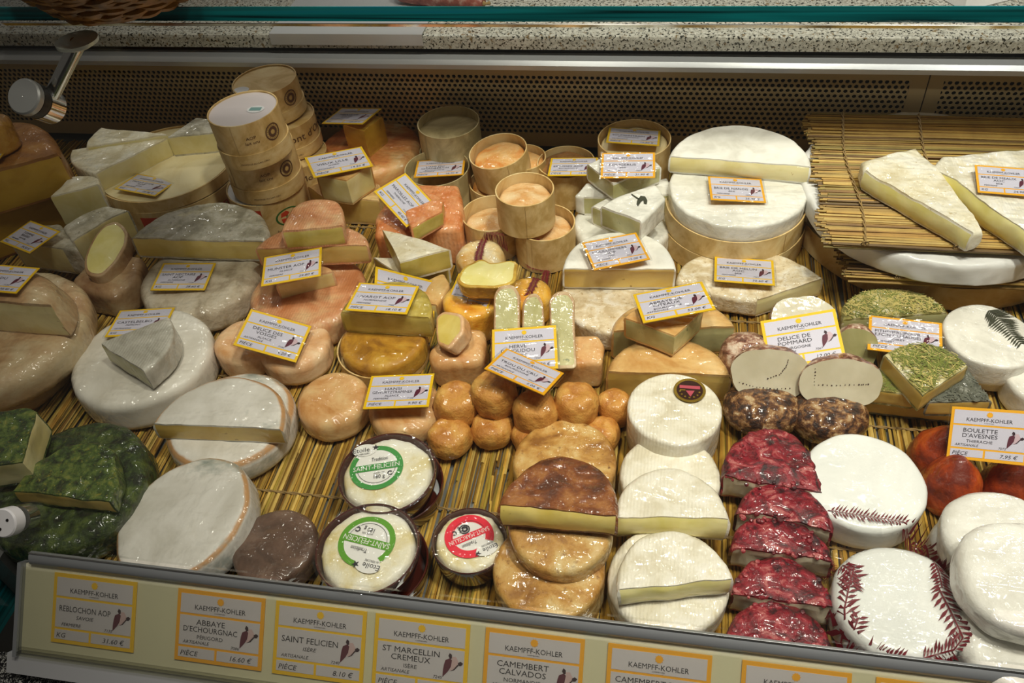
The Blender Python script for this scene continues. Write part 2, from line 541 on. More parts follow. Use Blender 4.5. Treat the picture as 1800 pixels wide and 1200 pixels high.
# ---------------------------------------------------------------- cheese bodies
def round_poly(p, cuts, rc):
    """rounds corners between two rind edges"""
    n = len(p)
    q, c = [], []
    for i in range(n):
        a, b, d = p[i - 1], p[i], p[(i + 1) % n]
        if cuts[i - 1] or cuts[i] or rc <= 0:
            q.append(b); c.append(cuts[i])
            continue
        u, v = (a - b), (d - b)
        k = min(rc, u.length * 0.45, v.length * 0.45)
        p0, p2 = b + u.normalized() * k, b + v.normalized() * k
        for t in (0, 0.25, 0.5, 0.75, 1.0):
            q.append(p0 * (1 - t) ** 2 + b * 2 * t * (1 - t) + p2 * t * t)
            c.append(False)
        c[-1] = cuts[i]
    return q, c


def frame(pts, h):
    """local frame of a slab whose top outline is pts: origin under the middle of the outline"""
    c = sum(pts, Vector()) / len(pts)
    nrm = Vector()
    for i in range(len(pts)):
        a, b = pts[i] - c, pts[(i + 1) % len(pts)] - c
        nrm += a.cross(b)
    nrm.normalize()
    flip = nrm.z < 0
    if flip: nrm = -nrm
    ex = Vector((1, 0, 0))
    ex = (ex - nrm * ex.dot(nrm))
    if ex.length < 1e-3: ex = Vector((0, 1, 0)) - nrm * nrm.y
    ex.normalize()
    ey = nrm.cross(ex)
    mw = Matrix((ex, ey, nrm)).transposed().to_4x4()
    mw.translation = c - nrm * h
    loc = [Vector(((p - c).dot(ex), (p - c).dot(ey))) for p in pts]
    return mw, loc, flip


def build_slab(loc, cuts, h, rt, rb, t, dome, amp, ooze, bulge, seed, rc, seg=0.0045, top_paste=False, freq=38, taper=0.0):
    p, c = round_poly(loc, cuts, rc)
    # refine edges
    q, cc = [], []
    n = len(p)
    for i in range(n):
        a, b = p[i], p[(i + 1) % n]
        L = (b - a).length
        if L < 1e-5: continue
        st = [0.0]
        pa = cuts_adj(c, i - 1)
        pb = cuts_adj(c, (i + 1) % n)
        inner0, inner1 = 0.0, 1.0
        marks = []
        if c[i]:
            if not pa and t < L * 0.3: inner0 = t / L
            if not pb and t < L * 0.3: inner1 = 1 - t / L
        k = max(1, int(round((inner1 - inner0) * L / seg)))
        ts = [inner0 + (inner1 - inner0) * j / k for j in range(k)]
        if inner0 > 0:
            q.append(a); cc.append(False)
        for j, s in enumerate(ts):
            q.append(a.lerp(b, s)); cc.append(c[i])
        if inner1 < 1:
            q.append(a.lerp(b, inner1)); cc.append(False)
    # which offset rule each edge follows: original cut edges keep sharp edges also at their rims
    n = len(q)
    iscut = []
    for i in range(n):
        mid = (q[i] + q[(i + 1) % n]) / 2
        best = False
        for j in range(len(p)):
            if not c[j]: continue
            a, b = p[j], p[(j + 1) % len(p)]
            ab = b - a
            s = max(0, min(1, (mid - a).dot(ab) / ab.length_squared))
            if (a + ab * s - mid).length < 1e-6: best = True
        iscut.append(best)
    nrm = []
    for i in range(n):
        e = (q[(i + 1) % n] - q[i]).normalized()
        nrm.append(Vector((-e.y, e.x)))            # inward for counter-clockwise
    cen = sum(q, Vector((0, 0))) / n

    def inset(i, d, dc):
        n0, n1 = nrm[i - 1], nrm[i]
        d0 = dc if iscut[i - 1] else d
        d1 = dc if iscut[i] else d
        det = n0.x * n1.y - n0.y * n1.x
        if abs(det) < 0.12:
            v = (n0 + n1).normalized() * ((d0 + d1) / 2)
        else:
            v = Vector(((d0 * n1.y - d1 * n0.y) / det, (d1 * n0.x - d0 * n1.x) / det))
            mx = 2.2 * max(abs(d0), abs(d1))
            if v.length > mx: v *= mx / v.length
        return v

    prof = []
    for k in range(5):
        a = PI / 2 * k / 4
        prof.append((rb * (1 - math.sin(a)), rb * (1 - math.cos(a))))
    zs = sorted({t, h * 0.3, h * 0.5, h * 0.7, h - t})
    for z in zs:
        if rb + 1e-4 < z < h - rt - 1e-4: prof.append((-bulge * math.sin(PI * z / h), z))
    for k in range(5):
        a = PI / 2 * k / 4
        prof.append((rt * (1 - math.cos(a)), h - rt * (1 - math.sin(a))))
    rows = []
    V = []
    for d, z in prof:
        row = []
        for i in range(n):
            dc = min(max(d, 0), 0.0006)
            if ooze and t < z < h - t: dc = -ooze * math.sin(PI * (z - t) / (h - 2 * t))
            xy = q[i] + inset(i, d + taper * z, dc)
            row.append(len(V))
            V.append(Vector((xy.x, xy.y, z)))
        rows.append(row)
    fs = (0.86, 0.62, 0.36, 0.14) if not top_paste else (0.93, 0.86, 0.62, 0.36, 0.14)
    tops, bots = [], []
    for f in fs:
        row = []
        for i in range(n):
            b = V[rows[-1][i]]
            row.append(len(V))
            V.append(Vector((cen.x + (b.x - cen.x) * f, cen.y + (b.y - cen.y) * f, h + dome * (1 - f * f))))
        tops.append(row)
    ct = len(V)
    V.append(Vector((cen.x, cen.y, h + dome)))
    cb = len(V)
    V.append(Vector((cen.x, cen.y, 0)))
    R, Pf = [], []
    for a in range(len(rows) - 1):
        z0, z1 = prof[a][1], prof[a + 1][1]
        for i in range(n):
            j = (i + 1) % n
            fc = (rows[a][i], rows[a][j], rows[a + 1][j], rows[a + 1][i])
            (Pf if cc[i] and z0 > t * 0.6 - 1e-6 and z1 < h - t * 0.6 + 1e-6 else R).append(fc)
    seq = [rows[-1]] + tops
    for a in range(len(seq) - 1):
        for i in range(n):
            j = (i + 1) % n
            (Pf if top_paste and a >= 1 else R).append((seq[a][i], seq[a][j], seq[a + 1][j], seq[a + 1][i]))
    for i in range(n):
        j = (i + 1) % n
        (Pf if top_paste else R).append((seq[-1][i], seq[-1][j], ct))
        R.append((rows[0][j], rows[0][i], cb))
    off = Vector((seed * 3.71, seed * 1.37, seed * 2.11))
    for k, v in enumerate(V):
        nv = noise.noise_vector((v + off) * freq) + noise.noise_vector((v + off) * freq * 2.7) * 0.4
        lv = noise.noise_vector((v + off) * 13)
        V[k] = v + Vector((nv.x, nv.y, nv.z * (0.3 if v.z < h * 0.2 else 1.0))) * amp * 1.25 + Vector((lv.x, lv.y, lv.z * 0.6 * min(1, v.z / h))) * min(amp * 1.8, 0.0022)
    return V, R, Pf


def cuts_adj(c, i):
    return c[i % len(c)]


def sub_mesh(name, V, faces, mat, parent):
    used = sorted({i for f in faces for i in f})
    mp = {o: k for k, o in enumerate(used)}
    return mesh_obj(name, [V[i] for i in used], [tuple(mp[i] for i in f) for f in faces], mat, parent, True, 42)


SEED = [0]
SURF = []                                          # world triangles of the bodies, for draping


def cheese(name, label, pts, h, rnd, paste=None, cuts=None, z=None, cat='cheese', group=None, rt=0.005, rb=0.005, t=0.0025,
           dome=0.0, amp=0.0009, ooze=0.0, bulge=0.0, rc=0.0, top_paste=False, freq=38, keep=False, taper=0.0, seg=0.0045):
    """a solid cheese; pts = outline of its top: world points, or (px, py[, z]) pixels on the plane z"""
    wp = []
    for p in pts:
        if isinstance(p, Vector): wp.append(p)
        else: wp.append(W(p[0], p[1], p[2] if len(p) > 2 else z))
    cuts = list(cuts) if cuts else [False] * len(wp)
    mw, loc, flip = frame(wp, h)
    if flip:
        loc = loc[::-1]
        cuts = cuts[:-1][::-1] + [cuts[-1]]
    SEED[0] += 1
    V, R, Pf = build_slab(loc, cuts, h, rt, rb, t, dome, amp, ooze, bulge, SEED[0], rc, seg, top_paste, freq, taper)
    if Pf:
        root = empty(name, mw)
        sub_mesh('rind', V, R, rnd, root)
        sub_mesh('paste', V, Pf, paste, root)
    else:
        root = mesh_obj(name, V, R, rnd, None, True, 50)
        root.matrix_world = mw
    tagit(root, label, cat, group)
    if keep: SURF.append(([mw @ v for v in V], R + Pf))
    root['_'] = 0
    del root['_']
    return root, mw, loc


def circ(cx, cy, wpx, z, n=56, sq=1.0, ax=0.0, ay=0.0, rot=0.0):
    """circle of width wpx pixels whose centre is seen at cx, cy on the plane z, tilted about x and y (degrees)"""
    c = W(cx, cy, z)
    r = wpx / 2 / ppm(c)
    return circw(c, r, n, sq, ax, ay, rot)


def circw(c, r, n=56, sq=1.0, ax=0.0, ay=0.0, rot=0.0):
    R = Matrix.Rotation(math.radians(ay), 3, 'Y') @ Matrix.Rotation(math.radians(ax), 3, 'X') @ Matrix.Rotation(math.radians(rot), 3, 'Z')
    return [c + R @ Vector((r * math.cos(2 * PI * i / n), r * sq * math.sin(2 * PI * i / n), 0)) for i in range(n)]


def px3(p, z):
    return p if isinstance(p, Vector) else W(p[0], p[1], p[2] if len(p) > 2 else z)


def half(A, B, C, z, n=34, pw=1.0):
    """half round: chord A-B (the cut), C on the far side of the arc"""
    A, B, C = px3(A, z), px3(B, z), px3(C, z)
    Mi = (A + B) / 2
    u = (B - A) / 2
    v = C - Mi
    v = v - u * (v.dot(u) / u.length_squared)
    pts = []
    for i in range(n + 1):
        a = PI * i / n
        ca, sa = math.cos(a), math.sin(a)
        pts.append(Mi + u * math.copysign(abs(ca) ** pw, ca) + v * (sa ** pw))
    return pts, [False] * n + [True]


def wedge(ap, L, R, z, bulge=0.16, n=12, cutL=True, cutR=True):
    ap, L, R = px3(ap, z), px3(L, z), px3(R, z)
    d = R - L
    out = ((L + R) / 2 - ap).normalized() * d.length * bulge
    pts = [ap]
    for i in range(n + 1):
        s = i / n
        pts.append(L + d * s + out * 4 * s * (1 - s))
    return pts, [cutL] + [False] * n + [cutR]


# ---------------------------------------------------------------- boxes and dishes
def round_box(label, cx, cy, wpx, zt, h, mat='chip wood', floor_at=None, band=None, lid=None, c=None, r=None, name='round_box',
              group=None, ax=0, ay=0, wall=0.0016):
    """thin chip-wood box: wall, base, optional second band (lid rim) and a closed lid"""
    if c is None:
        c = W(cx, cy, zt)
        r = wpx / 2 / ppm(c)
    Rm = (Matrix.Rotation(math.radians(ay), 4, 'Y') @ Matrix.Rotation(math.radians(ax), 4, 'X'))
    mw = Matrix.Translation(c) @ Rm @ Matrix.Translation((0, 0, -h))
    root = empty(name, mw)
    tagit(root, label, 'box', group)
    fl = 0.003 if floor_at is None else floor_at
    MB().lathe([(r - wall, 0.0), (r, 0.0), (r, h), (r - wall, h), (r - wall, 0.0)], 64).obj('wall', mat, root)
    MB().lathe([(0, fl - 0.002), (r - wall * 1.02, fl - 0.002), (r - wall * 1.02, fl), (0, fl)], 64).obj('base', mat, root)
    if band:
        z0, z1 = band
        MB().lathe([(r + 0.0002, z0), (r + 0.0018, z0), (r + 0.0018, z1), (r + 0.0002, z1), (r + 0.0002, z0)], 64).obj('band', mat, root)
    if lid:
        MB().lathe([(0, h - 0.004), (r - wall * 1.02, h - 0.004), (r - wall * 1.02, h - 0.0022), (0, h - 0.0022)], 64).obj('lid', lid, root)
    # overlap seam of the chip
    s = MB()
    k = 8
    a0 = random.uniform(-2.4, -0.8)
    for i in range(k):
        a, b = a0 + 0.02 * i, a0 + 0.02 * (i + 1)
        for rr in (r + 0.0001, r + 0.0007):
            pass
        s.add([(math.cos(a) * (r + 0.0007), math.sin(a) * (r + 0.0007), 0.0005), (math.cos(b) * (r + 0.0007), math.sin(b) * (r + 0.0007), 0.0005),
               (math.cos(b) * (r + 0.0007), math.sin(b) * (r + 0.0007), h - 0.0005), (math.cos(a) * (r + 0.0007), math.sin(a) * (r + 0.0007), h - 0.0005)], [(0, 1, 2, 3)])
    s.obj('overlap_seam', mat, root)
    return root, c, r


def wrap_on(root, name, mb, mat, r, ang, z, size=1.0):
    """bends flat print (x, y) round the wall of radius r at angle ang"""
    v = [(r * math.cos(ang + p.x * size / r), r * math.sin(ang + p.x * size / r), z + p.y * size) for p in mb.v]
    return mesh_obj(name, v, mb.f, mat, root, True)


def disc_poly(mb, cx, cy, r, z=0, n=20, sy=1.0):
    k = [(cx + r * math.cos(2 * PI * i / n), cy + r * sy * math.sin(2 * PI * i / n), z) for i in range(n)]
    return mb.add(k, [tuple(range(n))])


def ring_poly(mb, cx, cy, r0, r1, z=0, n=32, a0=0, a1=2 * PI, sy=1.0):
    v, f = [], []
    for i in range(n + 1):
        a = a0 + (a1 - a0) * i / n
        v += [(cx + r0 * math.cos(a), cy + r0 * math.sin(a) * sy, z), (cx + r1 * math.cos(a), cy + r1 * math.sin(a) * sy, z)]
    for i in range(n):
        f.append((2 * i, 2 * i + 1, 2 * i + 3, 2 * i + 2))
    return mb.add(v, f)


def rect(mb, x0, y0, x1, y1, z=0):
    return mb.add([(x0, y0, z), (x1, y0, z), (x1, y1, z), (x0, y1, z)], [(0, 1, 2, 3)])


def poly(mb, pts, z=0):
    a = sum(pts[i][0] * pts[(i + 1) % len(pts)][1] - pts[(i + 1) % len(pts)][0] * pts[i][1] for i in range(len(pts)))
    if a < 0: pts = pts[::-1]
    return mb.add([(x, y, z) for x, y in pts], [tuple(range(len(pts)))])


# ---------------------------------------------------------------- price tags
TW, TH = 0.086, 0.066
BRAND = 'KAEMPFF-KOHLER'
_parts = {}


def share(key, name, make, mat, parent, smooth=False):
    """a part whose mesh data is shared between alike things"""
    if key not in _parts:
        mb = MB()
        make(mb)
        o = mb.obj(name, mat, parent, smooth)
        _parts[key] = o.data
        return o
    o = bpy.data.objects.new(name, _parts[key])
    COL.objects.link(o)
    o.parent = parent
    return o


def X(u): return (u - 0.5) * TW
def Y(v): return (0.5 - v) * TH


def cow(mb, pts):
    x0, y0, wd, hh = 0.735, 0.40, 0.215, 0.33
    poly(mb, [(X(x0 + a * wd), Y(y0 + b * hh)) for a, b in pts], 0.0011)


def tag_pose(tl, tr, bl, z):
    """pose of a card of known proportions from three of its corners; its middle lies on the plane z"""
    def dr(p): return (FW + RT * ((p[0] - 900) / FPX) - UP * ((p[1] - 600) / FPX))
    mid = ((tr[0] + bl[0]) / 2, (tr[1] + bl[1]) / 2)
    r = dr(mid).normalized()
    e1 = (RT - r * RT.dot(r)).normalized()
    e2 = r.cross(e1)
    if e2.dot(UP) < 0: e2 = -e2
    def pr(p):
        d = dr(p)
        return Vector((d.dot(e1) / d.dot(r), d.dot(e2) / d.dot(r)))
    U = (pr(tr) - pr(tl)) / TW
    Vv = (pr(bl) - pr(tl)) / TH
    a, b, c = U.length_squared, Vv.length_squared, U.dot(Vv)
    s2 = ((a + b) + math.sqrt((a - b) ** 2 + 4 * c * c)) / 2
    s = math.sqrt(s2)
    uz = math.sqrt(max(0, s2 - a))
    vz = math.sqrt(max(0, s2 - b))
    if uz * vz != 0 and c > 0: vz = -vz
    best = None
    for sg in (1, -1):
        u = (e1 * U.x + e2 * U.y + r * (uz * sg)) / s
        v = (e1 * Vv.x + e2 * Vv.y + r * (vz * sg)) / s
        n = v.cross(u).normalized()             # u right, v down
        if best is None or n.z > best[0]: best = (n.z, u, v, n)
    _, u, v, n = best
    cpos = W(mid[0], mid[1], z)
    dist = (cpos - CAM).dot(r)
    k = s * dist                                # real size against the nominal card
    u = u.normalized()
    n = n.normalized()
    up = n.cross(u)
    mw = Matrix((u, up, n)).transposed().to_4x4()
    mw.translation = cpos
    return mw @ Matrix.Scale(k, 4), k


TAGINFO = []


def price_tag(label, tl, tr, bl, z, lines, region='', kind='', unit='', price='', code='', amber=False, mw=None, group='price tags', lift=0.0, sleeve=True, back=False):
    if mw is None:
        mw, k = tag_pose(tl, tr, bl, z)
        TAGINFO.append((label[:40], round(k, 2), [round(x, 2) for x in mw.col[2][:3]]))
    if lift: mw = Matrix.Translation((0, 0, lift)) @ mw
    root = empty('price_tag', mw)
    tagit(root, label, 'price tag', group)
    col = 'tag amber' if amber else 'tag yellow'
    share('card' + col, 'card', lambda b: b.box((X(0), Y(1), -0.0005), (X(1), Y(0), 0.0005)), col, root)
    for i, (a, b_, c_, d) in enumerate(((0.042, 0.055, 0.958, 0.322), (0.042, 0.356, 0.958, 0.772), (0.042, 0.806, 0.46, 0.945), (0.488, 0.806, 0.958, 0.945))):
        share('pan%d' % i, 'panel', lambda b: b.box((X(a), Y(d), 0.0004), (X(c_), Y(b_), 0.0008)), 'tag white', root)

    def sun(b):
        ring_poly(b, 0, Y(0.125), 0, TW * 0.036, 0.0011, 24)
        for i in range(10):
            a = 2 * PI * i / 10
            poly(b, [(TW * 0.034 * math.cos(a - .16), Y(0.125) + TW * 0.034 * math.sin(a - .16)), (TW * 0.046 * math.cos(a), Y(0.125) + TW * 0.046 * math.sin(a)),
                     (TW * 0.034 * math.cos(a + .16), Y(0.125) + TW * 0.034 * math.sin(a + .16))], 0.0011)
    share('sun' + col, 'sun_emblem', sun, col, root)

    def brand(b):
        put_text(b, BRAND, 0, Y(0.265), 0.0045, TW * 0.58, False, 0.0011)
        put_text(b, 'LUXEMBOURG', 0, Y(0.298), 0.0010, TW * 0.2, False, 0.0011)
    share('brand', 'brand_lettering', brand, 'ink', root)
    share('cowhead', 'cow_head', lambda b: cow(b, [(0.14, .3), (0.36, .2), (0.46, .28), (0.42, .55), (0.30, .74), (0.04, 1.0), (0.05, .72), (0.08, .5)]), 'maroon', root)
    share('cowblaze', 'cow_blaze', lambda b: cow(b, [(0.44, .14), (0.64, .12), (0.78, .32), (0.72, .46), (0.54, .66), (0.36, .72), (0.42, .55), (0.46, .3)]), 'blaze', root)

    def ears(b):
        cow(b, [(.33, .0), (.44, .06), (.46, .2), (.36, .24), (.27, .12)])
        cow(b, [(.74, .36), (.88, .29), (1, .36), (.92, .46), (.78, .47)])
        cow(b, [(.74, .42), (.78, .47), (.6, .66), (.42, .72), (.54, .62)])
    share('cowear', 'cow_ears', ears, 'dark maroon', root)
    t = MB()
    nl = len(lines)
    if nl == 1: put_text(t, lines[0], X(0.40), Y(0.535), 0.0054, TW * 0.62, False, 0.0011)
    else:
        for i, ln in enumerate(lines): put_text(t, ln, X(0.40), Y(0.475 + i * 0.10), 0.0050, TW * 0.62, False, 0.0011)
    yb = 0.635 if nl == 1 else 0.575 + 0.10 * (nl - 1) - 0.005
    if region: put_text(t, region, X(0.40), Y(yb), 0.0034, TW * 0.5, nl == 1, 0.0011)
    if kind: put_text(t, kind, X(0.24), Y(0.745), 0.0030, TW * 0.3, True, 0.0011)
    if code: put_text(t, code, X(0.69), Y(0.755), 0.0026, TW * 0.12, True, 0.0011)
    if unit: put_text(t, unit, X(0.07), Y(0.915), 0.0044, TW * 0.25, True, 0.0011, 'l')
    if price: put_text(t, price, X(0.88), Y(0.915), 0.0044, TW * 0.34, True, 0.0011, 'r')
    if t.v: t.obj('lettering', 'ink', root, False)
    if sleeve:
        share('sleeve', 'clear_sleeve', lambda b: b.box((X(-0.03), Y(1.035), -0.0009), (X(1.03), Y(-0.02), 0.0015)), 'sleeve', root)
    return root


# ---------------------------------------------------------------- reeds
def reeds(name, parent, paths, tints, rad, n=5):
    """many thin straws as one mesh with a colour per straw"""
    V, Fc, T = [], [], []
    for pts, tint, rr in zip(paths, tints, rad):
        k0 = len(V)
        for i, p in enumerate(pts):
            d = (pts[min(i + 1, len(pts) - 1)] - pts[max(i - 1, 0)]).normalized()
            a = d.cross(Vector((0, 0, 1))).normalized()
            b = a.cross(d)
            for q in range(n):
                an = 2 * PI * q / n + 0.3
                V.append(p + a * (rr * math.cos(an)) + b * (rr * math.sin(an)))
                T += [tint[0], tint[1], tint[2], 1.0]
        for i in range(len(pts) - 1):
            for q in range(n):
                q2 = (q + 1) % n
                Fc.append((k0 + i * n + q, k0 + i * n + q2, k0 + (i + 1) * n + q2, k0 + (i + 1) * n + q))
        Fc.append(tuple(k0 + q for q in reversed(range(n))))
        Fc.append(tuple(k0 + (len(pts) - 1) * n + q for q in range(n)))
    o = mesh_obj(name, V, Fc, 'reed', parent, False)
    at = o.data.color_attributes.new('tint', 'FLOAT_COLOR', 'POINT')
    at.data.foreach_set('color', T)
    return o


STRAW = [srgb(c) for c in ('D0A648', 'C4983E', 'D8B458', 'B48834', '966E2C', 'CCA850', 'BE9C48', '806028', 'DCBC68', 'A8923C')]


def cord(parent, a, b, r=0.0011, wob=0.0012, name='string'):
    mb = MB()
    n = max(6, int((b - a).length / 0.006))
    for ph in (0, PI):
        pts = []
        for i in range(n + 1):
            p = a.lerp(b, i / n)
            pts.append(p + Vector((0, math.cos(i * 1.3 + ph) * wob, math.sin(i * 1.3 + ph) * wob * 0.8)))
        mb.tube(pts, r, 5)
    return mb.obj(name, 'string', parent)


def strands(root, name, loc, z, n, mat, lmin, lmax, r, curl=0.3, seed=1, dome=0.0, shrink=0.94):
    """short stalks strewn on a top face (uncountable)"""
    rnd = random.Random(seed)
    cen = sum(loc, Vector((0, 0))) / len(loc)
    xs = [p.x for p in loc]
    ys = [p.y for p in loc]

    def inside(x, y):
        c = False
        for i in range(len(loc)):
            a, b = loc[i - 1], loc[i]
            if (a.y > y) != (b.y > y) and x < (b.x - a.x) * (y - a.y) / (b.y - a.y) + a.x: c = not c
        return c
    mb = MB()
    k = 0
    while k < n:
        x, y = rnd.uniform(min(xs), max(xs)), rnd.uniform(min(ys), max(ys))
        x2, y2 = (x - cen.x) / shrink + cen.x, (y - cen.y) / shrink + cen.y
        if not inside(x2, y2): continue
        k += 1
        a = rnd.uniform(0, 2 * PI)
        L = rnd.uniform(lmin, lmax)
        da = rnd.uniform(-curl, curl) * 3
        pts = []
        px, py = x, y
        ok = True
        for i in range(4):
            pts.append(Vector((px, py, z + r * 0.4 + rnd.uniform(0, r * 1.2))))
            a += da / 3
            px += math.cos(a) * L / 3
            py += math.sin(a) * L / 3
            if not inside((px - cen.x) / 0.98 + cen.x, (py - cen.y) / 0.98 + cen.y): break
        if len(pts) >= 2: mb.tube(pts, r * rnd.uniform(0.6, 1.2), 4)
    o = mb.obj(name, mat, root)
    o['kind'] = 'stuff'
    return o


# ---------------------------------------------------------------- film drape
def drape(label, pts_px, z_hint, nu, nv, lift, name='printed_film', floor=0.004, smooth=4):
    """a clear sheet laid over the kept bodies; pts_px = four corners of the sheet on the plane z_hint"""
    Vs, Fs = [], []
    for v, f in SURF:
        k = len(Vs)
        Vs += v
        Fs += [tuple(i + k for i in q) for q in f]
    bv = BVHTree.FromPolygons(Vs, Fs)
    c = [W(p[0], p[1], z_hint) for p in pts_px]
    H = [[0.0] * (nu + 1) for _ in range(nv + 1)]
    XY = [[None] * (nu + 1) for _ in range(nv + 1)]
    for j in range(nv + 1):
        for i in range(nu + 1):
            s, t = i / nu, j / nv
            p = (c[0] * (1 - s) + c[1] * s) * (1 - t) + (c[3] * (1 - s) + c[2] * s) * t
            XY[j][i] = p
            hit = bv.ray_cast(Vector((p.x, p.y, 0.5)), Vector((0, 0, -1)))
            H[j][i] = (hit[0].z if hit[0] else floor)
    base = [r[:] for r in H]
    for _ in range(smooth):
        N = [r[:] for r in H]
        for j in range(nv + 1):
            for i in range(nu + 1):
                a = [H[jj][ii] for jj, ii in ((j - 1, i), (j + 1, i), (j, i - 1), (j, i + 1)) if 0 <= jj <= nv and 0 <= ii <= nu]
                N[j][i] = max(base[j][i], sum(a) / len(a))
        H = N
    V, Fc = [], []
    for j in range(nv + 1):
        for i in range(nu + 1):
            p = XY[j][i]
            V.append(Vector((p.x, p.y, H[j][i] + lift + 0.0006 * noise.noise(p * 60))))
    w_ = nu + 1
    for j in range(nv):
        for i in range(nu):
            Fc.append((j * w_ + i, j * w_ + i + 1, (j + 1) * w_ + i + 1, (j + 1) * w_ + i))
    root = empty(name, Matrix.Translation((c[0] + c[2]) / 2))
    tagit(root, label, 'film')
    inv = root.matrix_world.inverted()
    f = mesh_obj('sheet', [inv @ v for v in V], Fc, 'film', root)
    bv2 = BVHTree.FromPolygons(V, Fc)
    return root, inv, bv2


def fern(mb, bv, inv, pts_px, z_hint, leaf, seed=1, scroll=False, dens=1.0):
    """a printed frond following pixels on the sheet: a stem and leaflets on both sides"""
    rnd = random.Random(seed)
    P3 = []
    for a, b in zip(pts_px[:-1], pts_px[1:]):
        for k in range(8):
            t = k / 8
            P3.append(W(a[0] * (1 - t) + b[0] * t, a[1] * (1 - t) + b[1] * t, z_hint))
    P3.append(W(*pts_px[-1], z_hint))

    def drop(p):
        h = bv.ray_cast(Vector((p.x, p.y, 0.5)), Vector((0, 0, -1)))
        z = h[0].z if h[0] else z_hint
        return inv @ Vector((p.x, p.y, z + 0.0005))

    def leaflet(a, d, L, wd):
        n = Vector((-d.y, d.x, 0))
        ps = [a, a + d * L * 0.45 + n * wd, a + d * L, a + d * L * 0.45 - n * wd]
        mb.add([drop(p) for p in ps], [(0, 3, 2, 1)])
    acc = 0.0
    step = leaf * 0.34 / dens
    for a, b in zip(P3[:-1], P3[1:]):
        d = b - a
        d.z = 0
        L = d.length
        if L < 1e-6: continue
        d.normalize()
        n = Vector((-d.y, d.x, 0))
        mb.add([drop(p) for p in (a - n * leaf * 0.04, b - n * leaf * 0.04, b + n * leaf * 0.04, a + n * leaf * 0.04)], [(0, 1, 2, 3)])
        s = step - acc
        while s < L:
            p = a + d * s
            for sg in (1, -1):
                ll = leaf * rnd.uniform(0.6, 1.15)
                leaflet(p, (d * 0.75 + n * sg).normalized(), ll, leaf * 0.09)
            s += step
        acc = L - (s - step)


# ================================================================ the counter
XL, XR = -1.35, 1.05
YB = 0.784                                         # back wall of the display well
# deck under the mats
tagit(MB().box((XL, -0.005, -0.04), (XR, 0.83, -0.0075)).obj('floor', 'satin metal', None, False), kind='structure')

# perforated air panels along the back
ZP = 0.138
pitch, rowp, hr = 0.0086, 0.0075, 0.0029
backw = empty('wall_back')
tagit(backw, kind='structure')
MB().box((XL, YB + 0.022, -0.0075), (XR, YB + 0.03, ZP)).obj('backing', 'black', backw, False)
SEAM = 0.338
for x0, x1 in ((XL, SEAM - 0.0008), (SEAM + 0.0008, XR)):
    V, Fc = [], []
    z_lo, z_hi = 0.028, 0.131
    rows = int((z_hi - z_lo) / rowp)
    xa, xb = x0 + 0.012, x1 - 0.012
    ncol = int((xb - xa) / pitch) - 1
    hexr = pitch / math.sqrt(3)
    for r_ in range(rows):
        cz = z_lo + rowp * (r_ + 0.5)
        for q in range(ncol):
            cx = xa + pitch * (q + 0.5 + 0.5 * (r_ % 2)) + 0.002
            k = len(V)
            for i in range(6):
                a = PI / 6 + i * PI / 3
                V.append((cx + hexr * math.cos(a), YB, cz + (rowp * 2 / 3) * math.sin(a)))
            for i in range(12):
                a = PI / 6 + i * PI / 6
                V.append((cx + hr * math.cos(a), YB, cz + hr * math.sin(a)))
            for i in range(12):
                a = PI / 6 + i * PI / 6
                V.append((cx + hr * math.cos(a), YB + 0.0014, cz + hr * math.sin(a)))
            for i in range(6):
                j = (i + 1) % 6
                h0, h1, h2 = k + 6 + 2 * i, k + 6 + 2 * i + 1, k + 6 + (2 * i + 2) % 12
                Fc.append((k + i, k + j, h2, h1, h0))
            for i in range(12):
                j = (i + 1) % 12
                Fc.append((k + 6 + i, k + 6 + j, k + 18 + j, k + 18 + i))
    zt_ = z_lo + rowp * rows
    b = MB()
    b.v, b.f = [Vector(v) for v in V], Fc
    y0, y1 = YB - 0.0003, YB + 0.0014
    b.box((x0, y0, zt_ - 0.0012), (x1, y1, ZP))
    b.box((x0, y0, 0.006), (x1, y1, z_lo + 0.0012))
    b.box((x0, y0, z_lo + 0.0012), (xa + 0.0066, y1, zt_ - 0.0012))
    b.box((xa + pitch * ncol + 0.0022, y0, z_lo + 0.0012), (x1, y1, zt_ - 0.0012))
    b.obj('perforated_panel', 'panel paint', backw, False)
# steel ledge, dark gap and granite worktop behind
rail = MB().extrude_x([(YB - 0.010, ZP), (YB + 0.02, ZP), (YB + 0.02, ZP + 0.012), (YB - 0.004, ZP + 0.012), (YB - 0.010, ZP + 0.007)], XL, XR)
tagit(rail.obj('trim_1', 'rail steel', None, False), kind='structure')
tagit(MB().box((XL, YB + 0.02, 0.0), (XR, YB + 0.03, ZP + 0.035)).obj('wall_gap', 'black', None, False), kind='structure')
GY = YB + 0.008
g_lo, g_hi = W(900, 87, y=GY).z, W(900, 63, y=GY).z
gp = [(GY, g_lo), (1.9, g_lo), (1.9, g_hi), (GY + 0.004, g_hi), (GY + 0.001, g_hi - 0.0015), (GY, g_hi - 0.005)]
tagit(MB().extrude_x(gp, XL - 0.6, XR + 0.6).obj('worktop_back', 'granite', None, False), kind='structure')
# side panels of the well
tagit(MB().box((XL - 0.01, -0.02, -0.04), (XL, 0.83, 0.12)).obj('wall_left', 'satin metal', None, False), kind='structure')
tagit(MB().box((XR, -0.02, -0.04), (XR + 0.01, 0.83, 0.12)).obj('wall_right', 'satin metal', None, False), kind='structure')

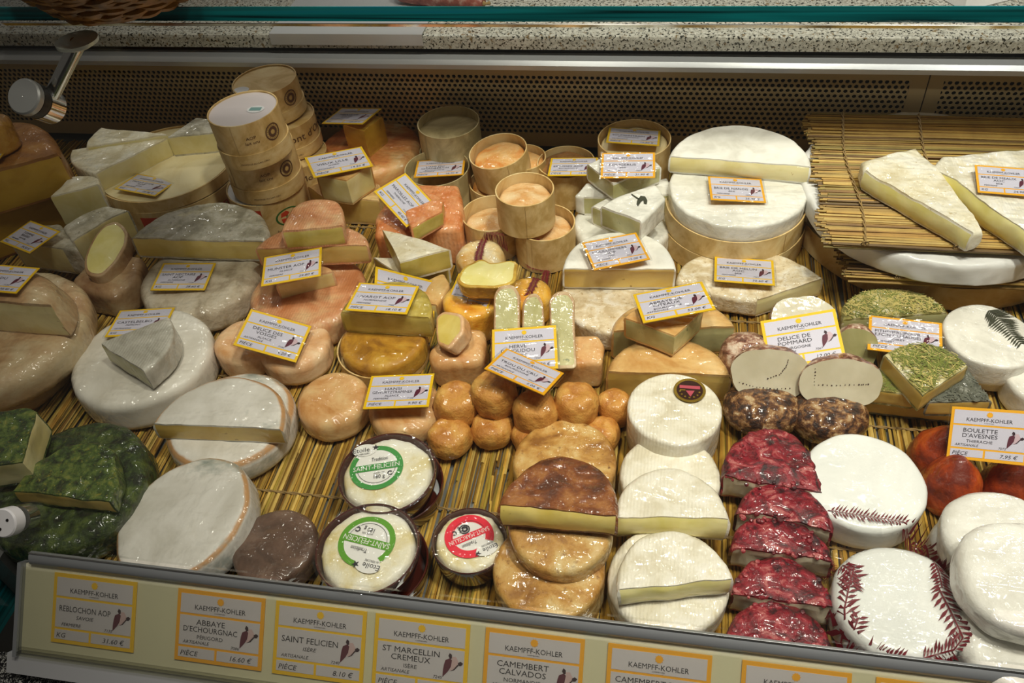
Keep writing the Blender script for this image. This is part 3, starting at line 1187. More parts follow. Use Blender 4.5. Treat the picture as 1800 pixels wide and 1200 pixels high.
# front rail and the price strip below it
SX0 = W(48, 976, 0.055).x
RZ = 0.034                                         # the rail stands this much higher than the mat's front edge
RY = W(900, 1076, z=0.02 + RZ).y
rp = [(y + RY, z + RZ) for y, z in ((0.004, -0.046), (0.004, 0.0195), (0.0015, 0.021), (-0.002, 0.0195), (-0.0052, 0.0155), (-0.006, 0.0115), (-0.0045, 0.0085), (-0.001, 0.0075), (-0.001, -0.046))]
front = empty('trim_2')
tagit(front, kind='structure')
MB().extrude_x(rp[::-1], SX0, XR).obj('front_rail', 'front rail', front, True, 40)
MB().extrude_x([(y + RY, z + RZ) for y, z in ((0.0052, 0.0155), (0.0005, 0.0222), (-0.0005, 0.0215), (0.003, 0.0155))], SX0, XR).obj('rail_lip', 'chrome', front, False)
# price strip: a sloping cream backing under clear acrylic
ST = math.radians(45)
SN = Vector((0, -math.sin(ST), math.cos(ST)))      # facing up and to the customer
SD = Vector((0, -math.cos(ST), -math.sin(ST)))     # down the slope
SP = Vector((0, RY - 0.004, RZ + 0.0085))


def on_strip(px, py):
    d = FW + RT * ((px - 900) / FPX) - UP * ((py - 600) / FPX)
    t = (SP - CAM).dot(SN) / d.dot(SN)
    return CAM + d * t


SLEN = 0.086
SX1 = on_strip(45, 1010).x
def sbox(mb, s0, s1, n0, n1, x0, x1):
    q = [SP + SD * s + SN * n for s, n in ((s0, n0), (s1, n0), (s1, n1), (s0, n1))]
    return mb.extrude_x([(p.y, p.z) for p in q], x0, x1)
sbox(MB(), 0.0, SLEN, -0.003, 0, SX1, XR).obj('strip_backing', 'strip cream', front, False)
sbox(MB(), 0.002, SLEN, 0.0034, 0.0042, SX1, XR).obj('acrylic_cover', 'acrylic', front, False)
mb = MB()
sbox(mb, SLEN - 0.003, SLEN + 0.001, 0.0, 0.006, SX1, XR)
sbox(mb, SLEN - 0.006, SLEN - 0.0045, 0.0, 0.005, SX1, XR)
mb.obj('strip_ledge', 'acrylic', front, False)
sbox(MB(), -0.002, SLEN + 0.002, -0.004, 0.007, SX1 - 0.004, SX1).obj('strip_end', 'front rail', front, False)
sbox(MB(), SLEN + 0.001, SLEN + 0.020, -0.006, 0.002, SX0 - 0.02, XR).obj('apron', 'rail steel', front, False)
e = SP + SD * (SLEN + 0.018)
tagit(MB().box((XL - 0.2, e.y - 0.6, e.z - 0.05), (XR + 0.2, e.y + 0.02, e.z - 0.012)).obj('worktop_front', 'black granite', None, False), kind='structure')
tagit(MB().box((XL - 0.2, e.y + 0.021, e.z - 0.05), (XR, -0.02, e.z - 0.03)).obj('trim_3', 'rubber', None, False), kind='structure')
# end post under the clamp
px0 = W(8, 1000, 0.0).x
mb = MB().box((px0 - 0.012, -0.012, -0.09), (px0 + 0.012, 0.012, 0.028))
tagit(mb.obj('trim_4', 'satin metal', None, False), kind='structure')
tagit(MB().box((px0 - 0.016, -0.06, -0.10), (px0 - 0.0125, 0.004, 0.03)).obj('trim_5', 'glass edge', None, False), kind='structure')

# ---- glass: sloping front pane and the shelf on top
P0, P1 = Vector((0, RY + 0.006, RZ + 0.026)), Vector((0, 0.338, 0.4075))
d_ = (P1 - P0).normalized()
n_ = Vector((0, -d_.z, d_.y))
PX0 = -0.632
pane = tagit(empty('window_1'), kind='structure')
q = [P0 + n_ * 0.0, P1 + n_ * 0.0, P1 + n_ * 0.006, P0 + n_ * 0.006]
MB().extrude_x([(p.y, p.z) for p in q][::-1], PX0, XR).obj('glass_pane', 'pane', pane, False)
q = [P1 + d_ * 0.0002, P1 + d_ * 0.001, P1 + d_ * 0.001 + n_ * 0.006, P1 + d_ * 0.0002 + n_ * 0.006]
MB().extrude_x([(p.y, p.z) for p in q][::-1], PX0, XR).obj('pane_edge', 'chrome', pane, False)
SY, SZ0, SZ1 = 0.338, W(900, 38, y=0.338).z, W(900, 12, y=0.338).z
shelf = empty('glass_shelf', Matrix.Translation((0, SY, SZ0)))
tagit(shelf, 'long clear glass shelf with a dark teal front edge above the cheeses', 'shelf')
MB().box((XL, 0.0012, 0), (XR, 0.42, SZ1 - SZ0)).obj('glass_plate', 'shelf glass', shelf, False)
MB().box((XL, 0.0, 0), (XR, 0.0011, SZ1 - SZ0)).obj('polished_edge', 'glass edge', shelf, False)
# clamp bracket that carries the shelf
kp = W(64, 178, y=0.262)
# put the knob on the pane
dcam = (kp - CAM).normalized()
tt = (P0 - CAM).dot(n_) / dcam.dot(n_)
kp = CAM + dcam * tt
br = empty('shelf_bracket', Matrix.Translation(kp))
tagit(br, 'chrome bracket with round knob clamping the front glass under the shelf', 'bracket')
tocam = n_
def cyl(mb, a, b, r, n=32):
    return mb.tube([a, b], r, n)
O = Vector((0, 0, 0))
mb = MB()
mb.lathe([(0, 0), (0.0155, 0), (0.017, 0.0015), (0.017, 0.007), (0.0155, 0.0085), (0.0008, 0.0088), (0, 0.0078)], 40)
mb.xf(n_.to_track_quat('Z', 'Y').to_matrix().to_4x4() @ Matrix.Translation((0, 0, 0.009)))
mb.obj('knob', 'satin metal', br)
mb = MB().lathe([(0, 0), (0.0165, 0), (0.0165, 0.009), (0, 0.009)], 40).xf(n_.to_track_quat('Z', 'Y').to_matrix().to_4x4())
mb.obj('gasket', 'rubber', br)
mb = MB().lathe([(0, -0.022), (0.015, -0.022), (0.0165, -0.0205), (0.0165, -0.001), (0, -0.001)], 40).xf(n_.to_track_quat('Z', 'Y').to_matrix().to_4x4())
mb.obj('barrel', 'chrome', br)
fl = W(137, 76, z=SZ0 - 0.004) - kp
base = -n_ * 0.014
cyl(MB(), base, fl, 0.0068).obj('arm', 'chrome', br)
MB().lathe([(0, -0.003), (0.012, -0.003), (0.019, 0.0005), (0.019, 0.0035), (0, 0.004)], 40).xf(Matrix.Translation(fl)).obj('flange', 'flange metal', br)
# lower clamp
lc = W(24, 914, y=0.006)
lc = CAM + (lc - CAM).normalized() * ((P0 + n_ * 0.007 - CAM).dot(n_) / (lc - CAM).normalized().dot(n_))
cl = empty('pane_clamp', Matrix.Translation(lc))
tagit(cl, 'small round clamp at the lower left corner of the front glass', 'clamp')
Q = n_.to_track_quat('Z', 'Y').to_matrix().to_4x4()
MB().lathe([(0, 0), (0.0125, 0), (0.0138, 0.001), (0.0138, 0.0125), (0.0125, 0.014), (0, 0.014)], 36).xf(Q).obj('clamp_body', 'crinkle white', cl)
mb = MB()
for a in (0.6, 2.4, 4.4):
    mb.lathe([(0, 0.0138), (0.0014, 0.0138), (0.0014, 0.0146), (0, 0.0146)], 12, cx=0.006 * math.cos(a), cy=0.006 * math.sin(a))
mb.xf(Q).obj('screws', 'rubber', cl)
MB().lathe([(0, -0.02), (0.0125, -0.02), (0.0125, -0.0065), (0, -0.0065)], 36).xf(Q).obj('back_plate', 'chrome', cl)

# ---- things on the shelf and the worktop
bc = W(222, -34, z=SZ1 + 0.012)
bk = empty('wicker_basket', Matrix.Translation((bc.x, bc.y, SZ1 + 0.001)))
tagit(bk, 'shallow brown wicker basket overhanging the glass shelf at the top left', 'basket')
BR = 190 / ppm(bc)
rnd = random.Random(3)
mb = MB()
for lay in range(9):
    rr = BR * (0.60 + 0.40 * math.sin(PI / 2 * (lay + 1) / 9))
    zz = 0.004 + 0.0066 * lay
    for ph in (0, PI):
        pts = []
        for i in range(97):
            a = 2 * PI * i / 96
            wv = 0.0022 * math.sin(14 * a + ph + lay * PI)
            pts.append(Vector(((rr + wv) * math.cos(a), (rr + wv) * math.sin(a), zz + 0.0018 * math.sin(9 * a + ph + lay))))
        mb.tube(pts, 0.0031, 5)
o = mb.obj('weave', 'wicker', bk); o['kind'] = 'stuff'
mb = MB()
for i in range(28):
    a = 2 * PI * i / 28
    mb.tube([Vector((BR * (0.60 + 0.40 * math.sin(PI / 2 * t)) * math.cos(a), BR * (0.60 + 0.40 * math.sin(PI / 2 * t)) * math.sin(a), 0.003 + 0.062 * t)) for t in (0, 0.3, 0.6, 1)], 0.003, 5)
o = mb.obj('stakes', 'wicker', bk); o['kind'] = 'stuff'
MB().lathe([(0, 0), (BR * 0.62, 0), (BR * 0.62, 0.004), (0, 0.004)], 40).obj('bottom', 'wicker', bk)
pts = [Vector((BR * 1.01 * math.cos(2 * PI * i / 48), BR * 1.01 * math.sin(2 * PI * i / 48), 0.066)) for i in range(49)]
MB().tube(pts, 0.0055, 8).obj('rim', 'wicker', bk)

bd = empty('shade_board', Matrix.Translation((-0.1, 0.62, SZ1 + 0.001)))  # unseen board, added to throw shade along the back of the well
tagit(bd, 'long unseen board added on the glass shelf to shade the back of the counter', 'board')
MB().box((-1.2, -0.075, 0), (1.14, 0.033, 0.018)).obj('plank', 'chip wood', bd, False)
MB().box((-1.2, -0.075, 0.0182), (-1.17, 0.033, 0.024)).obj('batten', 'chip wood', bd, False)

s0, s1 = W(690, -14, z=g_hi + 0.02), W(850, 6, z=g_hi + 0.02)
sg = empty('cured_sausage', Matrix.Translation((s0 + s1) / 2))
tagit(sg, 'mottled red cured sausage lying on the grey granite behind the shelf', 'sausage')
a, b = s0 - (s0 + s1) / 2, s1 - (s0 + s1) / 2
L = 12
MB().tube([a.lerp(b, i / L) + Vector((0, 0.012 * math.sin(PI * i / L), 0)) for i in range(L + 1)], [0.006 + 0.013 * (math.sin(PI * i / L) ** 0.35 if 0 < i < L else 0) for i in range(L + 1)], 18).obj('sausage_body', 'sausage', sg)
MB().tube([b * 1.0, b * 1.06, b * 1.12 + Vector((0, 0.004, 0))], [0.004, 0.002, 0.003], 8).obj('knotted_end', 'string', sg)
pw = W(1722, -8, z=g_hi + 0.001)
pk = empty('paper_parcel', Matrix.Translation(pw) @ Matrix.Rotation(0.5, 4, 'Z'))
tagit(pk, 'small white folded paper parcel on the granite at the top right', 'parcel')
mb = MB().add([(-0.05, -0.03, 0), (0.05, -0.03, 0), (0.05, 0.03, 0), (-0.05, 0.03, 0), (-0.042, -0.018, 0.03), (0.042, -0.018, 0.026), (0.044, 0.022, 0.03), (-0.04, 0.022, 0.028)],
              [(0, 3, 2, 1), (4, 5, 6, 7), (0, 1, 5, 4), (1, 2, 6, 5), (2, 3, 7, 6), (3, 0, 4, 7)])
mb.obj('wrap', 'brie paper', pk, False)
MB().add([(-0.042, -0.02, 0.031), (0.044, -0.021, 0.029), (0.02, 0.02, 0.034), (-0.02, 0.021, 0.034)], [(0, 1, 2, 3)]).obj('folded_flap', 'brie paper', pk, False)
t0, t1 = W(478, 78, y=GY - 0.003), W(744, 78, y=GY - 0.003)
ty = empty('reflection_bar', Matrix.Translation(((t0.x + t1.x) / 2, GY, g_hi)))  # solid bar put in for a white reflection in the front glass
tagit(ty, 'bright steel bar on the granite edge, standing in for a reflection in the front glass', 'reflection')
hx = (t1.x - t0.x) / 2
mb = MB().extrude_x([(-0.004, -0.014), (-0.0025, -0.014), (-0.0025, 0.0), (-0.0025, 0.0015), (0.16, 0.0015), (0.16, 0.0032), (-0.004, 0.0032)], -hx, hx)
mb.obj('reflection_plate', 'rail steel', ty, False)
MB().extrude_x([(0.155, 0.0032), (0.16, 0.0032), (0.16, 0.012), (0.155, 0.012)], -hx, hx).obj('back_lip', 'rail steel', ty, False)

# ---------------------------------------------------------------- straw mats
rnd = random.Random(11)
mat = empty('straw_mat', Matrix.Translation((0, 0.4, 0)))
tagit(mat, 'large straw mat covering the whole counter floor under the cheeses', 'mat')
paths, tints, rad = [], [], []
x = XL + 0.05
while x < XR - 0.05:
    for lay in range(2):
        x0 = x + rnd.uniform(-0.0012, 0.0012)
        cut = rnd.random()
        y0, y1 = -0.394 + rnd.uniform(0, 0.01), 0.376 + rnd.uniform(-0.01, 0)
        segs = [(y0, y1)]
        if cut < 0.5:
            k = rnd.uniform(y0 + 0.1, y1 - 0.1)
            segs = [(y0, k), (k + 0.003, y1)]
        for a, b in segs:
            n = 5
            ph = rnd.uniform(0, 6)
            sl = rnd.gauss(0, 0.007)
            r = rnd.uniform(0.0009, 0.0019)
            paths.append([Vector((x0 + sl * i / n + 0.0012 * math.sin(ph + 1.7 * i), a + (b - a) * i / n, -0.0022 - 0.0022 * lay + 0.0007 * math.sin(ph * 2 + 2.1 * i))) for i in range(n + 1)])
            c = rnd.choice(STRAW)
            f = rnd.uniform(0.62, 1.1) * (0.65 if lay else 1.0)
            tints.append([c[0] * f, c[1] * f, c[2] * f])
            rad.append(r)
    x += 0.0030
o = reeds('reeds', mat, paths, tints, rad); o['kind'] = 'stuff'
for y in (-0.285, -0.13, 0.02, 0.17, 0.31):
    cord(mat, Vector((XL + 0.05, y, -0.0004)), Vector((XR - 0.05, y, -0.0004)), 0.0008, 0.0010)


def cross_mat(label, x0, x1, y0, y1, z, curl=0.0, thick=2, seed=5, cords=(), step=0.0030):
    """a mat whose straws run along the counter"""
    rnd = random.Random(seed)
    root = empty('straw_mat', Matrix.Translation(((x0 + x1) / 2, (y0 + y1) / 2, z)))
    tagit(root, label, 'mat', 'small straw mats under the large soft cheeses')
    cx, cy = (x0 + x1) / 2, (y0 + y1) / 2
    paths, tints, rad = [], [], []
    y = y0
    while y < y1:
        for lay in range(thick):
            yy = y + rnd.uniform(-0.001, 0.001)
            zz = -0.002 - 0.0022 * lay + 0.0005 * rnd.uniform(-1, 1)
            if curl and yy > YB - 0.02 - curl: zz += min(0.022, (yy - (YB - 0.02 - curl)) * 0.8)
            xa = x0 + rnd.uniform(-0.004, 0.010) + 0.004 * math.sin(y * 60)
            n = 5
            ph = rnd.uniform(0, 6)
            sl = rnd.uniform(-0.004, 0.004)
            paths.append([Vector((xa + (x1 - xa) * i / n - cx, yy - cy + sl * i / n + 0.001 * math.sin(ph + 1.9 * i), zz + 0.0006 * math.sin(ph + 2.3 * i))) for i in range(n + 1)])
            c = rnd.choice(STRAW[:3] + STRAW[5:6] + STRAW[8:9] + STRAW)
            f = rnd.uniform(0.6, 1.0) * (0.75 if lay else 1.0)
            tints.append([c[0] * f, c[1] * f, c[2] * f])
            rad.append(rnd.uniform(0.0010, 0.0020))
        y += step
    o = reeds('reeds', root, paths, tints, rad); o['kind'] = 'stuff'
    for xc in cords:
        mb = MB()
        for ph in (0, PI):
            pts = []
            n = int((y1 - y0) / 0.005)
            for i in range(n + 1):
                yy = y0 - 0.003 + (y1 - y0 + 0.003) * i / n
                zz = 0.0006
                if curl and yy > YB - 0.02 - curl: zz += min(0.022, (yy - (YB - 0.02 - curl)) * 0.8)
                pts.append(Vector((xc - cx + 0.0012 * math.cos(i * 1.2 + ph) + 0.004 * math.sin(i * 0.13), yy - cy, zz + 0.0009 * math.sin(i * 1.2 + ph))))
            mb.tube(pts, 0.0009, 5)
        # knot at the front end
        for q in range(3):
            mb.tube([Vector((xc - cx + 0.004 * math.cos(a + q), y0 - cy - 0.002, 0.0015 + 0.003 * math.sin(a + q))) for a in (0, 1.2, 2.4, 3.6, 4.8, 6.0)], 0.0009, 5)
        mb.obj('string', 'string', root)
    return root


# ================================================================ the cheeses
def circ3(pts, z):
    a, b, c = [W(p[0], p[1], z) for p in pts]
    d = 2 * (a.x * (b.y - c.y) + b.x * (c.y - a.y) + c.x * (a.y - b.y))
    s = [p.x ** 2 + p.y ** 2 for p in (a, b, c)]
    ux = (s[0] * (b.y - c.y) + s[1] * (c.y - a.y) + s[2] * (a.y - b.y)) / d
    uy = (s[0] * (c.x - b.x) + s[1] * (a.x - c.x) + s[2] * (b.x - a.x)) / d
    cc = Vector((ux, uy, z))
    return cc, (cc - a).length


def wheel(label, cx, cy, wpx, zt, h, rnd, group=None, keep=False, name='whole_cheese', ax=0, ay=0, **kw):
    return cheese(name, label, circ(cx, cy, wpx, zt, ax=ax, ay=ay), h, rnd, group=group, keep=keep, **kw)


def halfc(label, A, B, C, zt, h, rnd, paste, group=None, keep=False, pw=1.0, **kw):
    p, c = half(A, B, C, zt, pw=pw)
    return cheese('half_cheese', label, p, h, rnd, paste, c, group=group, keep=keep, **kw)


def wedgec(label, ap, L, R, zt, h, rnd, paste, bulge=0.16, group=None, keep=False, cutL=True, cutR=True, **kw):
    p, c = wedge(ap, L, R, zt, bulge, cutL=cutL, cutR=cutR)
    return cheese('cheese_wedge', label, p, h, rnd, paste, c, group=group, keep=keep, **kw)


def block(label, pts, zt, h, rnd, paste=None, cut=(), group=None, name='cheese_block', rc=0.006, **kw):
    c = [i in cut for i in range(len(pts))]
    return cheese(name, label, pts, h, rnd, paste, c, z=zt, group=group, rc=rc, **kw)


def blob(label, c, rx, ry, rz, rnd, paste=None, cutn=None, cutd=0.0, amp=0.002, rot=0.0, name='cheese_ball', group=None, freq=45, power=1.0):
    """rounded ball of cheese; cutn = outward normal of a flat cut at distance cutd from the middle"""
    bm = bmesh.new()
    bmesh.ops.create_icosphere(bm, subdivisions=4, radius=1.0)
    SEED[0] += 1
    off = Vector((SEED[0] * 2.3, SEED[0] * 1.1, SEED[0] * 0.7))
    for v in bm.verts:
        u = v.co.normalized()
        z = math.copysign(abs(u.z) ** power, u.z)
        k = 1.0
        if power < 1:
            rr = math.sqrt(u.x ** 2 + u.y ** 2)
            k = (rr ** power) / max(rr, 1e-5)
        p = Vector((u.x * k * rx, u.y * k * ry, z * rz))
        nv = noise.noise((p + off) * freq) + 0.5 * noise.noise((p + off) * freq * 2.6)
        v.co = p + u * nv * amp
    R = Matrix.Rotation(rot, 4, 'Z')
    bmesh.ops.transform(bm, matrix=R, verts=bm.verts)
    if cutn is not None:
        n = Vector(cutn).normalized()
        bmesh.ops.bisect_plane(bm, geom=bm.verts[:] + bm.edges[:] + bm.faces[:], plane_co=n * cutd, plane_no=n, clear_outer=True)
        ed = [e for e in bm.edges if e.is_boundary]
        r = bmesh.ops.holes_fill(bm, edges=ed, sides=0)
        cf = set(f for f in bm.faces if len(f.verts) > 8)
    bm.verts.index_update()
    V = [v.co.copy() for v in bm.verts]
    mw = Matrix.Translation(c)
    if cutn is None:
        o = mesh_obj(name, V, [tuple(v.index for v in f.verts) for f in bm.faces], rnd)
        o.matrix_world = mw
    else:
        o = empty(name, mw)
        sub_mesh('rind', V, [tuple(v.index for v in f.verts) for f in bm.faces if f not in cf], rnd, o)
        sub_mesh('paste', V, [tuple(v.index for v in f.verts) for f in cf], paste, o)
    bm.free()
    tagit(o, label, 'cheese', group)
    return o


# ---- far left: aged wheels
halfc('big lower half of a golden aged cheese at the left edge, flat on the mat', (-70, 392), (128, 322), (-10, 268), 0.075, 0.075, 'brown rind', 'paste gold', rt=0.012)
halfc('golden aged cheese half with brown waxy rind, resting on a bigger half', (-75, 318), (104, 268), (-8, 215), 0.140, 0.064, 'brown rind', 'paste gold', rt=0.016)
wheel('small yellow cheese at the extreme left edge, on top of the brown rind half', -28, 212, 78, 0.185, 0.044, 'livarot', rt=0.012)

# ---- shallow round boxes with soft wedges
bx = W(292, 284, 0.072)
brr = 121 / ppm(bx)
lowc = Vector((bx.x + 0.004, bx.y - 0.002, 0.054))
rl, _, _ = round_box('wide round wooden box with red print, under the pale board of wedges', 0, 0, 0, 0.054, 0.054, c=lowc, r=brr * 0.985, floor_at=0.050, group='round chip boxes')
rb_, _, _ = round_box('wide shallow wooden box carrying soft white wedges and a price card', 0, 0, 0, 0.072, 0.0175, c=bx, r=brr, floor_at=0.012, group='round chip boxes')
MB().lathe([(0, 0.0122), (brr - 0.0045, 0.0122), (brr - 0.0045, 0.0160), (0, 0.0160)], 64).obj('inlay_board', 'pale board', rb_, True)


def red_print(root, r, spans, z0, z1):
    mb = MB()
    for a0, a1 in spans:
        n = 8
        for i in range(n):
            a, b = a0 + (a1 - a0) * i / n, a0 + (a1 - a0) * (i + 1) / n
            mb.add([(r * math.cos(a), r * math.sin(a), z0), (r * math.cos(b), r * math.sin(b), z0), (r * math.cos(b), r * math.sin(b), z1), (r * math.cos(a), r * math.sin(a), z1)], [(0, 1, 2, 3)])
    return mb.obj('red_band', 'print red', root)


red_print(rl, brr * 0.985 + 0.0004, [(-1.62, -1.08)], 0.014, 0.046)
mb = MB(); put_text(mb, "Mont d'Or", 0, 0, 1.0, None)
wrap_on(rl, 'lettering', mb, 'print red', brr * 0.985 + 0.0005, -0.22, 0.026, 0.014)
# oval trade emblem: green ring, red shape, green letters
def oval(root, r, ang, z, size):
    a = MB(); ring_poly(a, 0, 0, 0.86, 1.0, 0, 40, sy=0.72)
    wrap_on(root, 'emblem_ring', a, 'print green', r, ang, z, size)
    b = MB()
    poly(b, [(-0.6, 0.1), (-0.5, 0.42), (-0.1, 0.52), (0.15, 0.3), (-0.1, 0.1)])
    poly(b, [(-0.6, -0.05), (-0.15, -0.1), (0.1, -0.3), (-0.2, -0.5), (-0.55, -0.4)])
    wrap_on(root, 'emblem_shape', b, 'print red', r + 0.0001, ang, z, size)
    t = MB(); put_text(t, 'Badoz', 0.2, -0.08, 0.22, 0.9, True)
    wrap_on(root, 'emblem_lettering', t, 'print green', r + 0.0003, ang, z, size)
oval(rl, brr * 0.985 + 0.0004, -0.80, 0.026, 0.018)
ZB = 0.0705
wedgec('rear of two long white soft wedges lying in the shallow wooden box', (293, 236, ZB + 0.036), (150, 258, ZB + 0.036), (176, 224, ZB + 0.036), 0, 0.036, 'cream white', 'paste cream', 0.10, rt=0.003)
wedgec('front of two long white soft wedges, showing its yellow cut side', (293, 243, ZB + 0.030), (166, 306, ZB + 0.030), (124, 263, ZB + 0.030), 0, 0.032, 'cream white', 'paste cream', 0.14, rt=0.003)
block('grey white soft wedge at the right of the shallow box, beside the round boxes', [(293, 241), (346, 206), (388, 210), (392, 231)], ZB + 0.034, 0.034, 'grey tomme', 'paste cream', (3, 0), name='cheese_wedge', rt=0.003)
wedgec('small upright white wedge in front of the shallow wooden box', (87, 345), (174, 325), (124, 310), 0.098, 0.052, 'cream white', 'paste cream', 0.25, rt=0.003)

# ---- tall round boxes
def stamp(root, r, ang, z, size):
    a = MB(); ring_poly(a, 0, 0, 0.86, 1.0); ring_poly(a, 0, 0, 0.30, 0.62, 0, 24)
    for i in range(18):
        t = 2 * PI * i / 18
        disc_poly(a, 0.74 * math.cos(t), 0.74 * math.sin(t), 0.05, 0, 6)
    wrap_on(root, 'round_stamp', a, 'stamp brown', r, ang, z, size)
def side_print(root, r, ang, z, txts, size):
    a = MB()
    for k, t in enumerate(txts): put_text(a, t, 0, -1.6 * k, 1.0, None)
    wrap_on(root, 'lettering', a, 'stamp brown', r, ang, z, size)
G1 = 'round wooden boxes in two leaning stacks'
def tallbox(label, cx, cy, wpx, zt, h, lid, ax=0, ay=0, st=True, txt=None):
    root, c, r = round_box(label, cx, cy, wpx, zt, h, lid=lid, band=(0.0, h * 0.34), ax=ax, ay=ay, group=G1)
    if st:
        stamp(root, r + 0.0006, -0.42, h * 0.64, 0.0115)
        side_print(root, r + 0.0006, -1.08, h * 0.66, ['AOP', 'lait cru'], 0.0042)
    if txt: side_print(root, r + 0.0006, txt[1], h * 0.55, [txt[0]], txt[2])
    side_print(root, r + 0.0022, -1.2, h * 0.12, ['FROMAGE AU LAIT CRU'], 0.0022)
    return root, c, r
b1, c1, r1 = round_box('round box with red and green print at the foot of the front stack', 466, 322, 136, 0.058, 0.058, lid='crinkle white', band=None, group=G1)
red_print(b1, r1 + 0.0004, [(-2.1, -1.25)], 0.022, 0.050)
oval(b1, r1 + 0.0004, -0.72, 0.030, 0.019)
side_print(b1, r1 + 0.0004, -0.72, 0.009, ['fromage du Doubs'], 0.0036)
tallbox('middle box of the front stack of round wooden boxes, brown stamp on its side', 451, 254, 126, 0.124, 0.064, 'chip wood')
tb, tc, tr_ = tallbox('top box of the front stack, with a pinkish white lid', 426, 190, 125, 0.190, 0.064, 'sticker white', ay=-2)
mb = MB(); disc_poly(mb, 0.018, 0.0, 0.012, 0.0624, 24, 0.75); mb.obj('round_sticker', 'crinkle white', tb)
mb = MB(); rect(mb, 0.010, -0.004, 0.026, 0.004, 0.0627); mb.obj('hologram', 'holo sticker', tb)
tallbox('bottom box of the rear stack of round boxes, half hidden', 520, 268, 108, 0.052, 0.052, 'chip wood', st=False, txt=("Mont d'Or", -0.5, 0.009))
tallbox('middle box of the rear stack with large brown lettering', 497, 202, 110, 0.104, 0.051, 'chip wood', st=False, txt=("Mont d'Or", -0.55, 0.011))
db, dc, dr_ = tallbox('top box of the rear stack against the perforated panel, its lid in shade', 464, 140, 114, 0.156, 0.051, 'chip wood', ay=-2)
mb = MB(); disc_poly(mb, -0.026, -0.026, 0.012, 0.0494, 24, 0.8); mb.obj('round_sticker', 'crinkle white', db)

# ---- washed wheel, yellow block, cubes
wheel('large orange washed rind wheel standing before the perforated panel', 648, 255, 182, 0.040, 0.040, 'orange washed', rt=0.012, rb=0.010, dome=0.004)
block('small golden block topped by a price card, on the orange washed wheel', [(602, 217), (640, 231), (673, 204), (632, 188)], 0.088, 0.045, 'yellow rind', 'paste gold', (0, 1), rt=0.006, rc=0.01)
block('yellow slab with a deep golden front, under the cream cube', [(540, 328), (566, 346), (666, 352), (668, 322), (600, 308)], 0.045, 0.045, 'citeaux', 'paste ochre', (0, 1), rt=0.003)
block('cream coloured cheese cube set corner forwards on the yellow slab', [(555, 308), (608, 317), (651, 287), (598, 277)], 0.088, 0.042, 'citeaux', 'paste cream', (0, 1), rt=0.003, rc=0.003)

# ---- orange squares
block('orange square cheese at the back right of the orange pile', [(726, 322), (806, 322), (813, 350), (812, 402), (736, 402)], 0.062, 0.062, 'maroilles', rt=0.008, rc=0.008, group='orange ribbed square cheeses')
block('orange ribbed square cheese at the left under the tilted price card', [(690, 338), (719, 333), (724, 402), (712, 416), (657, 414), (658, 378)], 0.060, 0.060, 'maroilles', rt=0.008, rc=0.008, group='orange ribbed square cheeses')
block('yellow cut piece carrying the tilted price card on the orange squares', [(700, 345), (762, 338), (778, 352), (776, 372), (722, 402)], 0.086, 0.024, 'maroilles', 'paste olive', (2, 3), rt=0.003)

# ---- grey boxes behind
round_box('empty looking grey wooden box, tallest at the back beside the orange wheel', 788, 214, 110, 0.088, 0.050, 'grey wood', floor_at=0.036, group='round chip boxes')
round_box('lower grey wooden box under the tall grey one', 789, 262, 104, 0.038, 0.038, 'grey wood', group='round chip boxes')
round_box('grey wooden box with a price card lying inside its rim', 768, 294, 115, 0.055, 0.055, 'grey wood', floor_at=0.030, group='round chip boxes')

# ---- chip boxes with small soft cheeses
def boxed(label, clabel, cx, cy, wpx, zt, h, drop, rnd, mat='chip wood', ax=0, ay=0, dome=0.002):
    root, c, r = round_box(label, cx, cy, wpx, zt, h, mat, ax=ax, ay=ay, group='small chip boxes of soft cheese')
    R = Matrix.Rotation(math.radians(ay), 3, 'Y') @ Matrix.Rotation(math.radians(ax), 3, 'X')
    cc = c + R @ Vector((0, 0, -drop))
    cheese('whole_cheese', clabel, circw(cc, r - 0.0035, ax=ax, ay=ay), h - drop - 0.005, rnd, rt=0.006, rb=0.003, amp=0.0012, dome=dome, group='soft cheeses in small chip boxes')
    return root, c, r
boxed('low chip box of orange cheese peeping out under the tilted one', 'orange cheese in the low chip box under the tilted one', 872, 318, 96, 0.032, 0.030, 0.006, 'flan orange')
boxed('chip box peeping out at the right behind the tilted orange one', 'orange cheese peeping out behind the tilted chip box', 918, 276, 84, 0.060, 0.055, 0.008, 'flan orange')
boxed('tilted chip box holding an orange cheese, at the back of the group', 'orange topped soft cheese in the tilted chip box', 875, 265, 104, 0.082, 0.046, 0.010, 'flan orange', ax=4, ay=-6)
boxed('left of the two front chip boxes that carry a third', 'pale peach cheese in the left front chip box', 864, 374, 106, 0.052, 0.052, 0.015, 'flan')
boxed('right of the two front chip boxes that carry a third', 'pale peach cheese in the right front chip box', 957, 390, 108, 0.054, 0.054, 0.012, 'flan')
boxed('topmost chip box wrapped in film, standing across the two front boxes', 'rough peach cheese in the topmost chip box', 922, 332, 104, 0.105, 0.050, 0.012, 'flan')
boxed('dark wooden box with a yellow edged card lying on its cheese', 'brown cheese in the dark wooden box at the back', 995, 284, 102, 0.055, 0.055, 0.006, 'brown edge')
boxed('wooden box at the back centre under the shaded price card', 'light cheese filling the box at the back centre', 1115, 243, 128, 0.080, 0.080, 0.010, 'pale board', dome=0)

